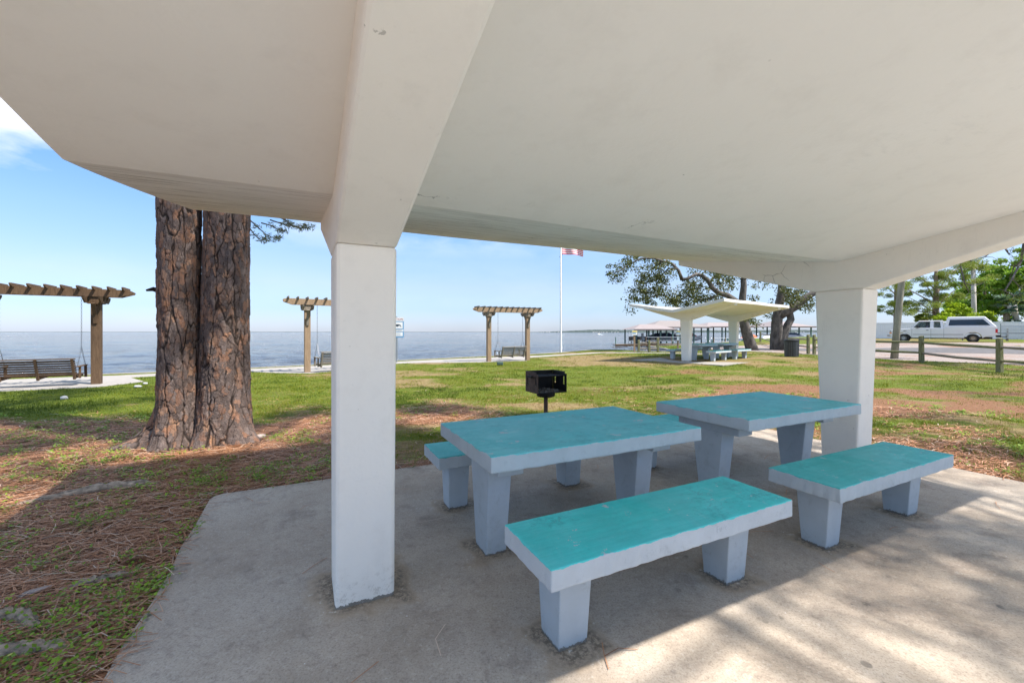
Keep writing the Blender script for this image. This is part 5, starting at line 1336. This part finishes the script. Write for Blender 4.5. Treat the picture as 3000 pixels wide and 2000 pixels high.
for (px, yy, lab, sd, hh) in ((2262, 66, 'tall lush dark green tree right of the pale trunk', 61, 12), (2312, 62, 'lush green tree behind the palm', 62, 12.5), (2375, 60, 'lush tree cut by the right edge of the photo', 63, 13), (2215, 74, 'rounded green tree far behind the lime shrub', 64, 9), (2440, 58, 'green tree just outside the right edge', 65, 13)):
    H = hh; branchy('broadleaf_tree', lab, at(px, yy, .7), H * .7, .35, [(0, 0, H * .8, 2.6, 14), (-2.4, 0, H * .62, 2.2, 11), (2.4, 0, H * .62, 2.2, 11), (-1.5, 0, H * .38, 2.2, 9), (1.8, 0, H * .36, 2.2, 9), (0, -2, H * .5, 2.2, 9)], 'lush_leaf', .36, .6, sd, 120, rad=(.6, 1.1))
branchy('lime_shrub', 'bright yellow green shrub rising over the truck roof', at(2228, 48, .7), 0, 0, [(-2.2, 0, 2.9, 1.4, 12), (0, 0, 2.7, 1.2, 12), (1.2, 0, 2.4, 1.0, 10), (-3.2, 0, 2.2, 1.2, 8), (0, 0, 1.6, 1.6, 10), (-1.3, 0, 3.8, .9, 6), (2.2, 0, 2.0, .8, 6)], 'lime_leaf', .24, .6, 71, 120, cat='shrub', rad=(.35, .65))
branchy('hedge_shrub', 'olive shrub behind the fence left of the lime shrub', at(2165, 52, .7), 0, 0, [(-2.5, 0, 2.4, 1.2, 8), (0, 0, 2.8, 1.4, 8), (1.5, 0, 2.6, 1.2, 8)], 'pine_leaf', .26, .5, 72, 120, cat='shrub', rad=(.35, .7))
tr = thing('pale_trunk_tree', 'straight pale grey palm trunk rising behind the lime shrub', 'tree', at(2236, 54, .7), group=GTb)
MB().tube([(0, 0, -.2), (.05, 0, 4), (-.05, 0, 9.5)], [.30, .24, .22], 10).build('trunk', M['pale_trunk'], tr, smooth=True)
crown('foliage', tr, M['pine_leaf'], [(0, 0, 9.6), (-1, 0, 9.2), (1, 0, 9)], [1.4, 1.0, 1.0], [500, 300, 300], .5, .14, .7, 5)
def palm(label, base, H, lean, R0, n, seed, name='palm_tree', tr_=.2, cat='palm'):
    t = thing(name, label, cat, base, group=GTb); r_ = np.random.default_rng(seed)
    if H > 0:
        MB().tube([(0, 0, -.2), (lean * .2, 0, H * .4), (lean * .6, 0, H * .75), (lean, 0, H)], [tr_ * 1.1, tr_, tr_ * 1.25, tr_ * 1.9], 12).build('trunk', M['pale_trunk'], t, smooth=True)
    V = []; F = []; T = []
    for k in range(n):
        a = r_.uniform(0, 6.28); el = r_.uniform(-.5, 1.3); L = R0 * r_.uniform(.8, 1.1)
        d = np.array([math.cos(a) * math.cos(el), math.sin(a) * math.cos(el), math.sin(el)])
        c0 = np.array([lean, 0, max(H, .3)]); hub = c0 + d * L * .5
        sidev = np.cross(d, [0, 0, 1]); sidev /= np.linalg.norm(sidev) + 1e-6
        upv = np.cross(sidev, d)
        for q in range(22):
            f = (q / 21 - .5) * 2.6; dd = d * math.cos(f) + sidev * math.sin(f); tip = hub + dd * L * .55 * (1 - .12 * abs(f)) + np.array([0, 0, -.22 * L * (abs(f) * .3 + .3)])
            w = np.cross(dd, upv); w = w / (np.linalg.norm(w) + 1e-6) * .035 * (R0 / 1.2)
            b_ = len(V); mid = (hub + tip) / 2 + upv * .06
            V += [hub, mid + w, tip, mid - w]; F.append((b_, b_ + 1, b_ + 2, b_ + 3)); T += [r_.uniform(0, 1)] * 4
        b_ = len(V); w = sidev * .02; V += [c0 - w, c0 + w, hub + w, hub - w]; F.append((b_, b_ + 1, b_ + 2, b_ + 3)); T += [.3] * 4
    np_mesh('fronds', np.array(V), np.array(F), M['palm_leaf'], t, attrs={'tint': ('POINT', np.array(T))})
    return t
palm('cabbage palm with a leaning trunk at the right edge', at(2343, 46, .7), 3.6, -.9, 1.9, 34, 5)
palm('low blue green palmetto behind the truck tail', at(2290, 47, .7), 0, 0, 2.6, 26, 6, 'palmetto_shrub')
palm('dark low palmetto just right of the slatted frame', at(2340, 46, .7), 0, 0, 2.2, 24, 7, 'palmetto_shrub')
palm('small palmetto between the lime shrub and the palm', at(2268, 49, .7), 0, 0, 2.2, 20, 8, 'palmetto_shrub')
# near dark pine boughs hanging in at the upper right
nb2 = thing('pine_tree', 'pine outside the right edge whose bare dark boughs hang into view', 'tree', (24.5, 16.0, .1))
MB().tube([(0, 0, -.2), (.1, .1, 5), (-.2, 0, 12)], [.30, .26, .14], 12).build('trunk', M['far_trunk'], nb2, smooth=True)
def NP(px, py, y=17.0): return ((px - 1176) / 962 * y - 24.5, y - 16.0, 1.42 + (763 - py) / 962 * y - .1)
bg = MB(); ends = []
for P_, rr in (([(2420, 470), (2375, 520), (2352, 560), (2345, 600), (2325, 640), (2308, 668)], .07), ([(2345, 600), (2330, 612), (2318, 640)], .03), ([(2400, 500), (2300, 560), (2262, 590), (2230, 600)], .04), ([(2300, 556), (2312, 575), (2318, 585)], .05), ([(2200, 575), (2206, 610), (2216, 650), (2226, 672), (2250, 674)], .03), ([(2400, 520), (2200, 560), (2190, 572)], .04), ([(2325, 640), (2345, 662), (2355, 660)], .02), ([(2216, 650), (2240, 656), (2262, 650)], .015), ([(2308, 668), (2330, 680), (2345, 672)], .02)):
    Q = [NP(a, b, 17 + random.uniform(-.4, .4)) for a, b in P_]; bg.tube(Q, [rr * (1 - .7 * i / (len(Q) - 1)) for i in range(len(Q))], 6)
    for _ in range(4):
        q = Vector(Q[random.randrange(1, len(Q))]); s_ = Vector((random.uniform(-.5, .5), random.uniform(-.4, .4), random.uniform(-.35, .3))); m_ = q + s_ * .5 + Vector((0, 0, .08)); bg.tube([q, m_, q + s_], [.012, .009, .005], 4); ends.append(tuple(q + s_))
bg.tube([(0, 0, 8.5), NP(2500, 430), NP(2420, 470)], [.1, .09, .07], 6); bg.tube([NP(2500, 430), NP(2400, 520)], [.06, .04], 6)
bg.build('bough', M['twig'], nb2)
crown('needles', nb2, M['pine_leaf'], ends + [NP(2245, 590), NP(2275, 575)] * 2, [.2] * (len(ends) + 4), [22] * (len(ends) + 4), .2, .07, .8, 9)
crown('crown', nb2, M['pine_leaf'], [(random.uniform(-3, 3), random.uniform(-3, 3), random.uniform(10, 14)) for _ in range(40)], [.8] * 40, [180] * 40, .26, .12, .6, 19)

# ------------------------------------------------------------------ unseen pines added behind the camera to dapple the light
def shade_pine(label, base, H, spread, n, seed, zlo=.62, per=120, leaf=.24, off=(0, 0)):
    t = thing('pine_tree', label, 'tree', base, group='unseen pines added for their shade'); r_ = np.random.default_rng(seed)
    MB().tube([(0, 0, -.2), (.1, 0, H * .5), (0, .1, H)], [.32, .25, .08], 12).build('trunk', M['far_trunk'], t, smooth=True)
    C = []; bm = MB()
    for k in range(n):
        a = r_.uniform(0, 6.28); q = spread * math.sqrt(r_.random()); z_ = H * (zlo + (1 - zlo) * r_.random() * (1 - .5 * q / spread)); C.append((off[0] + q * math.cos(a), off[1] + q * math.sin(a), z_))
        if k % 3 == 0: bm.tube([(0, 0, z_ - 1.2), (C[-1][0] * .6, C[-1][1] * .6, z_ - .4), C[-1]], [.07, .04, .015], 5)
    bm.build('limb', M['far_trunk'], t)
    crown('crown', t, M['pine_leaf'], C, r_.uniform(.45, .95, n), [per] * n, leaf, .12, .55, seed)
    return t
shade_pine('unseen tall pine right behind the viewer, shading the slab', (11.5, -6.0, 0), 15, 6.2, 95, 81, per=210, off=(-.6, 5.4))
shade_pine('unseen tall pine behind the viewer to the left, shading the big pine', (4.4, -2.4, 0), 18, 6.2, 125, 82, per=300, off=(.8, 1.8), leaf=.36)
shade_pine('unseen tall pine beyond the right edge of the lawn', (21.5, 5.5, 0), 15, 4.8, 46, 83, per=90)
shade_pine('tall pine at the right between the slab and the fence, out of view', (15.5, 1.5, 0), 14, 4.2, 30, 84, per=80)

# ------------------------------------------------------------------ docks, boathouses, boats
def boathouse(label, x0, x1, y0, depth, ez, rz_, rmat, piles, seed, hip=2.0, low_wing=None):
    t = thing('boathouse', label, 'boathouse', (x0, y0, 0), group='open boathouses on the docks'); W_ = x1 - x0; r_ = random.Random(seed)
    rf = MB(); e = .5
    rf.add([(-e, -e, ez), (W_ + e, -e, ez), (W_ + e, depth + e, ez), (-e, depth + e, ez), (hip, depth / 2, rz_), (W_ - hip, depth / 2, rz_)],
           [(0, 1, 5, 4), (1, 2, 5), (2, 3, 4, 5), (3, 0, 4), (3, 2, 1, 0)]); rf.build('roof', rmat, t)
    MB().box(-e + .02, W_ + e - .02, -e - .03, -e - .005, ez - .16, ez + .02).build('fascia', M['trim'], t)
    for k in range(piles):
        for yy in (0, depth):
            x_ = W_ * k / (piles - 1); MB().tube([(x_, yy, -1.6), (x_, yy, ez + .05)], .11, 8).build('pile', M['dock_post'], t)
    MB().box(-.1, W_ + .1, -.35, 1.1, -.30, -.20).build('deck', M['wood_grey'], t)
    for k in range(max(2, piles)): x_ = W_ * (k + .5) / piles; MB().tube([(x_, -.2, -1.6), (x_, -.2, -.3)], .10, 7).build('deck_pile', M['black'], t)
    return t
D = 62
X = lambda px, d=D: (px - 1176) / 962 * d
bh1 = boathouse('large tan roofed boathouse left of the far shelter, chairs on its deck', X(1500), X(1625), D, 8.0, 2.20, 3.25, M['dock_roof'], 5, 1, 2.4)
bh2 = boathouse('lower front wing of the boathouse with a pinkish roof', X(1446), X(1524), D - 3.5, 6.0, 1.85, 2.6, M['dock_roof_pink'], 4, 2, 1.4)
bh3 = boathouse('pink roofed boathouse seen between the far shelter columns', X(1642), X(1738), D + 2, 7.0, 2.3, 3.0, M['dock_roof_pink'], 4, 3, 1.6)
bh4 = boathouse('pink roofed boathouse right of the forked oak', X(1800), X(1885), D + 2, 8.0, 2.3, 3.2, M['dock_roof_pink'], 4, 4, 1.8)
dk = thing('dock', 'long weathered wooden dock reaching left into the bay', 'dock', (X(1413, 57), 57, 0))
MB().box(0, 13.5, 0, 1.6, -.32, -.2).build('deck', M['wood_grey'], dk); MB().box(0, 13.5, -.06, 0, -.45, -.2).build('fascia', M['wood_shade'], dk)
for k in range(10): MB().tube([(.15 + k * 1.45, .1, -1.6), (.15 + k * 1.45, .1, -.32)], .09, 7).build('pile', M['black'], dk)
MB().tube([(.1, .2, -.3), (.1, .2, .75)], .07, 7).build('corner_post', M['dock_post'], dk)
for i_, (px, mt) in enumerate(((1450, 'black'), (1457, 'black'), (1464, 'black'), (1476, 'black'), (1483, 'trim'), (1489, 'trim'), (1495, 'trim'), (1501, 'black'), (1507, 'trim'), (1513, 'trim'))):
    d_ = 57.9
    if i_ == 0:
        ch = thing('dock_chair', 'dark folding chair, leftmost on the dock', 'chair', (X(px, d_), d_, -.2), .4, 'dark chairs standing in a row on the dock')
        MB().box(-.26, .26, -.24, .24, .40, .44).build('seat', M[mt], ch)
        MB().box(-.26, .26, .22, .26, .50, 1.05).build('backrest', M[mt], ch)
        for sx in (-.24, .24):
            for sy in (-.22, .22): MB().bar((sx, sy, 0), (sx, sy, .41), .04).build('leg', M[mt], ch)
        ch0 = ch
    else:
        ch = copy_tree(ch0); ch.location = (X(px, d_) + random.uniform(-.05, .05), d_ + random.uniform(-.2, .2), -.2); ch.rotation_euler = (0, 0, random.uniform(-.9, .9))
        tag(ch, ['', 'second', 'third', 'fourth', 'fifth', 'sixth', 'seventh', 'eighth', 'ninth', 'last'][i_] + (' black' if mt == 'black' else ' brown') + ' chair from the left in the row on the dock')
rl = thing('dock_railing', 'pale pipe railing on the dock in front of the chairs', 'railing', (X(1484, 57), 57, -.2), group='pale dock railings')
for k in range(4): MB().box(k * 1.75 - .03, k * 1.75 + .03, -.03, .03, 0, 1.0).build('post', M['wood_pale'], rl)
for z_ in (.96, .5): MB().box(0, 5.25, -.02, .02, z_ - .02, z_ + .02).build('rail', M['sign_white'], rl)
rl2 = thing('dock_railing', 'pale pipe railing on the walkway between the far shelter columns', 'railing', (X(1640, 50), 50, -.15), .05, group='pale dock railings')
for k in range(5): MB().box(k * 1.4 - .03, k * 1.4 + .03, -.03, .03, 0, .95).build('post', M['wood_pale'], rl2)
for z_ in (.9, .5): MB().box(0, 5.6, -.02, .02, z_ - .02, z_ + .02).build('rail', M['sign_white'], rl2)
gw = thing('gangway', 'wooden walkway at the water line behind the far shelter', 'dock', (X(1600, 49), 49, 0), .03)
MB().box(0, 13, 0, 1.5, -.28, -.16).build('deck', M['wood_grey'], gw); MB().box(0, 13, -.06, 0, -.45, -.16).build('fascia', M['wood_shade'], gw)
for k in range(8): MB().tube([(k * 1.8 + .1, .1, -1.6), (k * 1.8 + .1, .1, .55 if k % 2 else -.2)], .09, 7).build('pile', M['dock_post'], gw)
gw2 = thing('gangway', 'wooden walkway with piles right of the leaning oak', 'dock', (X(1750, 53), 53, 0), .1)
MB().box(0, 9, 0, 1.4, -.30, -.18).build('deck', M['wood_grey'], gw2)
for k in range(6): MB().tube([(k * 1.7 + .1, .1, -1.6), (k * 1.7 + .1, .1, .35)], .10, 7).build('pile', M['black'], gw2)
def boat(label, loc, rz_, L, hull, cover, top=True, z=0.2, tower=False, engine=True):
    t = thing('motor_boat', label, 'boat', loc, rz_, 'motor boats on lifts at the docks'); W_ = L * .19
    secs = [(-L / 2, W_, .0), (-L * .2, W_ * 1.02, .0), (L * .1, W_, .02), (L * .32, W_ * .72, .12), (L * .47, W_ * .2, .3), (L * .5, .02, .42)]
    vs = []
    for (x_, w_, k) in secs: vs += [(x_, 0, k - .35), (x_, -w_ * .8, k - .12), (x_, -w_, .45 + k * .3), (x_, w_, .45 + k * .3), (x_, w_ * .8, k - .12)]
    fs = []
    for i in range(len(secs) - 1):
        for (a, b) in ((0, 1), (1, 2), (2, 3), (3, 4), (4, 0)): fs.append((i * 5 + a, i * 5 + b, i * 5 + 5 + b, i * 5 + 5 + a))
    fs += [(0, 4, 3, 2, 1), tuple((len(secs) - 1) * 5 + k for k in (0, 1, 2, 3, 4))]
    m_ = MB(); m_.add(vs, fs); m_.build('hull', hull, t)
    m_ = MB(); m_.hexa([(-L * .35, -W_ * .8, .45), (L * .22, -W_ * .8, .45), (L * .22, W_ * .8, .45), (-L * .35, W_ * .8, .45)], [(-L * .2, -W_ * .4, .95), (L * .05, -W_ * .5, 1.0), (L * .05, W_ * .5, 1.0), (-L * .2, W_ * .4, .95)]); m_.build('cockpit_cover', cover, t, bevel=.05)
    if engine: m_ = MB(); m_.box(-L / 2 - .4, -L / 2 - .02, -.18, .18, .35, .95); m_.box(-L / 2 - .28, -L / 2 - .12, -.08, .08, -.4, .35); m_.build('outboard_engine', M['sign_white'], t, bevel=.06)
    if top:
        m_ = MB(); m_.box(-L * .25, L * .12, -W_ * .9, W_ * .9, 1.85, 1.93)
        for sx in (-L * .2, L * .08):
            for sy in (-1, 1): m_.bar((sx, sy * W_ * .8, .45), (sx, sy * W_ * .8, 1.86), .05)
        m_.build('canvas_top', cover, t)
    return t
boat('grey pontoon style boat with a dark top in the large boathouse', (X(1545), D + 3, .35), .1, 7.0, M['boat_grey'], M['navy'], True)
boat('boat with a red cover just right of the front far shelter column', (X(1606), D + 3.5, .35), .3, 4.6, M['sign_white'], M['red'], True)
boat('small boat with an orange cover right of the back far shelter column', (X(1716), D - 1, .1), .2, 4.0, M['sign_white'], M['orange'], False)
boat('dark hulled boat with white engines between the two oaks', (X(1768, 55), 55, .0), .15, 5.6, M['navy'], M['boat_grey'], False)
boat('covered dark boat under the boathouse right of the forked oak', (X(1845), D + 2.5, .35), 0.05, 6.0, M['sign_white'], M['navy'], True)
for k, (px, d_, h_) in enumerate(((1665, 56, .5), (1672, 56, .6), (1678, 56, .45), (1686, 56, .55), (1693, 56, .6), (1772, 58, .9), (1780, 58, 1.0))):
    if k == 0:
        pile0 = MB().tube([(0, 0, -1.0), (0, 0, h_), (0, 0, h_ + .04)], [.11, .11, .03], 8).build('mooring_pile', M['dock_post'], None, loc=(X(px, d_), d_, 0)); o = pile0
        tag(o, 'green mooring pile with a white cap, leftmost between the shelter columns', 'pile', 'mooring piles in the boat basin')
    else:
        o = pile0.copy(); sc.collection.objects.link(o); o.location = (X(px, d_), d_, h_ - .5); tag(o, ['', 'second', 'third', 'fourth', 'fifth', 'sixth', 'seventh'][k] + ' green mooring pile from the left in the boat basin')

# ------------------------------------------------------------------ far shore
def shore_strip(name, x0, x1, y, hgt, seed, mat, n=700):
    r_ = np.random.default_rng(seed); xs = np.linspace(x0, x1, n)
    h = hgt * (.55 + .5 * fbm(xs, xs * 0, 260, seed, 5)) * np.clip((xs - x0) / 350, .1, 1)
    V = []; F = []
    for i, (xx, hh) in enumerate(zip(xs, h)):
        j = r_.uniform(-.18, .18) * hgt * .5
        V += [(xx, y - 12, -.6), (xx, y, hh * .7 + j * .5), (xx + r_.uniform(-2, 2), y + 30, hh + j), (xx, y + 300, hh * .9), (xx, y + 320, -.6)]
        if i: F += [((i - 1) * 5 + k, i * 5 + k, i * 5 + k + 1, (i - 1) * 5 + k + 1) for k in range(4)]
    return np_mesh(name, np.array(V), np.array(F), mat, attrs={'tint': ('POINT', r_.random(len(V)))})
tag(shore_strip('far_shore', X(1212, 2300), X(2100, 2300), 2300, 17, 4, M['far_leaf']), kind='structure')
tag(shore_strip('distant_shore', X(-1500, 7000), X(1230, 7000), 7000, 9, 6, M['far_leaf'], 300), kind='structure')
hs = MB()
for k in range(46):
    px = random.uniform(1240, 1890); w_ = random.uniform(3, 9); h_ = random.uniform(1.5, 3.2); x_ = X(px, 2280)
    hs.box(x_, x_ + w_, 2270, 2278, -.5, h_); hs.add([(x_ - .5, 2269.5, h_), (x_ + w_ + .5, 2269.5, h_), (x_ + w_ / 2, 2274, h_ + 2.2)], [(0, 1, 2)])
tag(hs.build('shore_houses', simple('far_house_wall', (0.30, 0.29, 0.28), 0.8)), 'specks of white houses along the far wooded shore', 'houses', kind='stuff')

# ------------------------------------------------------------------ grass, needles and weeds
def keep_off(x, y):
    ok = in_land(x, y) & (shore_dist(x, y) > .15)
    for P in FREE:
        c = np.zeros(x.shape, bool); n = len(P)
        for i in range(n):
            ax, ay = P[i]; bx, by = P[(i + 1) % n]
            if ay == by: continue
            c ^= ((ay > y) != (by > y)) & (x < (bx - ax) * (y - ay) / (by - ay) + ax)
        ok &= ~c
    ok &= np.hypot(x + 4.05, y - 5.55) > .5
    return ok
def scatter(n, r0, r1, power, a0=-64, a1=64):
    u = rng.random(n)
    r = r0 * (r1 / r0) ** (u ** power); a = np.radians(rng.uniform(a0, a1, n))
    return r * np.sin(a), r * np.cos(a), r
def make_grass():
    N = 760000
    x, y, r = scatter(N, 3.0, 46, .80)
    # gather into tufts
    k = rng.integers(0, N, N); near = rng.random(N) < .55
    x = np.where(near, np.round(x / .09) * .09 + rng.normal(0, .022, N), x); y = np.where(near, np.round(y / .09) * .09 + rng.normal(0, .022, N), y)
    g = green_f(x, y); L = litter_f(x, y)
    fine = fbm(x, y, .35, 60, 3)
    p = np.clip((g - .15) * 1.5 + (fine - .5) * 2.4, .12, 1) * np.clip(1 - L * 1.12 + (fine > .64) * .15, .0, 1)
    ok = keep_off(x, y) & (rng.random(N) < p)
    x, y, r, g, L, fine = x[ok], y[ok], r[ok], g[ok], L[ok], fine[ok]; n = len(x)
    z = ground_z(x, y) - .004
    h = rng.uniform(.014, .040, n) * (1 + .55 * (fine > .6)) * (1 + .015 * r); w = .0035 * (1 + r / 6.5)
    a = rng.uniform(0, 2 * np.pi, n); lean = rng.uniform(.1, 1.0, n) * h; la = rng.uniform(0, 2 * np.pi, n)
    dx, dy = np.cos(a) * w / 2, np.sin(a) * w / 2
    V = np.stack([np.c_[x - dx, y - dy, z], np.c_[x + dx, y + dy, z], np.c_[x + np.cos(la) * lean, y + np.sin(la) * lean, z + h]], 1).reshape(-1, 3)
    F = np.arange(n * 3).reshape(-1, 3)
    big = fbm(x, y, 2.1, 70, 4)
    t = np.clip(.14 + .50 * g + (fine - .5) * 1.1 + (big - .5) * 1.2 + rng.normal(0, .16, n) - .25 * L, 0, 1)
    o = np_mesh('grass', V, F, M['blade'], attrs={'tint': ('POINT', np.repeat(t, 3))}); tag(o, 'short patchy green and straw coloured lawn grass', 'grass', kind='stuff'); return n
ngrass = make_grass()
def make_needles():
    N = 120000
    x, y, r = scatter(N, 1.9, 11, .95, -66, 50)
    L = litter_f(x, y); ok = in_land(x, y) & (rng.random(N) < np.clip(L * 1.1, 0.02, 1))
    U = x * CU + y * SU; V_ = -x * SU + y * CU
    inside = np.minimum(np.minimum(U + .74, 6.1 - U), 4.44 - V_)
    ok &= (inside < -.035) | ((inside < .04) & (rng.random(N) < .12)); ok &= np.hypot(x + 4.05, y - 5.5) > .42
    x, y, r, inside = x[ok], y[ok], r[ok], inside[ok]; n = len(x)
    n_loose = 46
    lx = rng.uniform(-.6, 5.9, n_loose); lv = rng.uniform(.9, 4.3, n_loose)
    P2 = np.array([uv(a, b) for a, b in zip(lx, lv)])
    z = np.where(inside > -.02, .003, ground_z(x, y)) + rng.uniform(.0, .035, n) * (inside < -.02)
    P = np.c_[x, y, z]; P = np.r_[P, np.c_[P2[:, :2], np.full(n_loose, .003)]]; n2 = len(P)
    ang0 = np.concatenate([.45 + rng.normal(0, .75, n), rng.uniform(0, 3.14, n_loose)])
    rr = np.concatenate([r, np.full(n_loose, 3.0)])
    ln = rng.uniform(.10, .24, n2); wd = .0021 * (1 + rr / 3.2); bend = rng.normal(0, .06, n2)
    lift = rng.uniform(0, .012, n2); lift[n:] = .002
    t = np.clip(rng.normal(.5, .25, n2), 0, 1)
    V, F, T = ribbons(P, ang0, ln, wd, bend, lift, t)
    V[:, 2] += np.repeat(rng.uniform(0, .004, n2), 6)
    o = np_mesh('pine_needle_litter', V, F, M['needle'], attrs={'tint': ('POINT', T)}); tag(o, 'reddish brown carpet of dry pine needles beside the slab', 'pine needles', kind='stuff'); return n2
nneed = make_needles()
def make_weeds():
    N = 8500
    x, y, r = scatter(N, 2.0, 12, .9, -64, 60)
    L = litter_f(x, y); f = fbm(x, y, .7, 80, 3)
    ok = keep_off(x, y) & (rng.random(N) < np.clip((f - .40) * 4.5, .05, 1)) & (L > .12)
    x, y = x[ok], y[ok]; n = len(x); k = 26
    X_ = np.repeat(x, k); Y_ = np.repeat(y, k); sz = np.repeat(rng.uniform(.4, 1.7, n), k); m = n * k
    a = rng.uniform(0, 6.28, m); q = .055 * np.sqrt(rng.random(m)) * sz
    cx = X_ + q * np.cos(a); cy = Y_ + q * np.sin(a); cz = ground_z(cx, cy) + rng.uniform(.01, .055, m) * sz
    s = rng.uniform(.008, .017, m) * (1 + np.hypot(cx, cy) / 14); b = a + rng.normal(0, .5, m)
    d = np.c_[np.cos(b), np.sin(b), rng.uniform(-.2, .6, m)] * s[:, None]; e = np.c_[-np.sin(b), np.cos(b), rng.normal(0, .3, m)] * s[:, None] * .45
    C = np.c_[cx, cy, cz]; V = np.stack([C, C + d * .6 + e, C + d * 1.3, C + d * .6 - e], 1).reshape(-1, 3)
    t = np.clip(np.repeat(rng.uniform(.1, .8, n), k) + rng.normal(0, .12, m), 0, .96); t[rng.random(m) < .003] = 1
    o = np_mesh('weeds', V, np.arange(m * 4).reshape(-1, 4), M['weed'], attrs={'tint': ('POINT', np.repeat(t, 4))}); tag(o, 'small green leafy weeds growing through the pine needles', 'weeds', kind='stuff')
make_weeds()
def make_bits():   # crumbs of bark and cone scales in the litter
    N = 9000; x, y, r = scatter(N, 2.0, 7, .95, -64, 10); ok = keep_off(x, y) & (litter_f(x, y) > .5); x, y = x[ok], y[ok]; n = len(x)
    s = rng.uniform(.006, .02, n); a = rng.uniform(0, 6.28, n)
    d = np.c_[np.cos(a), np.sin(a), rng.normal(0, .3, n)] * s[:, None]; e = np.c_[-np.sin(a), np.cos(a), rng.normal(0, .4, n)] * s[:, None] * .5
    C = np.c_[x, y, ground_z(x, y) + rng.uniform(.0, .03, n)]
    V = np.stack([C - d, C - e, C + d, C + e], 1).reshape(-1, 3)
    o = np_mesh('bark_crumbs', V, np.arange(n * 4).reshape(-1, 4), M['needle'], attrs={'tint': ('POINT', np.repeat(rng.random(n) ** 1.5, 4))}); tag(o, 'crumbs of bark and cone scales scattered in the needles', 'bark crumbs', kind='stuff')
make_bits()
print('grass', ngrass, 'needles', nneed)
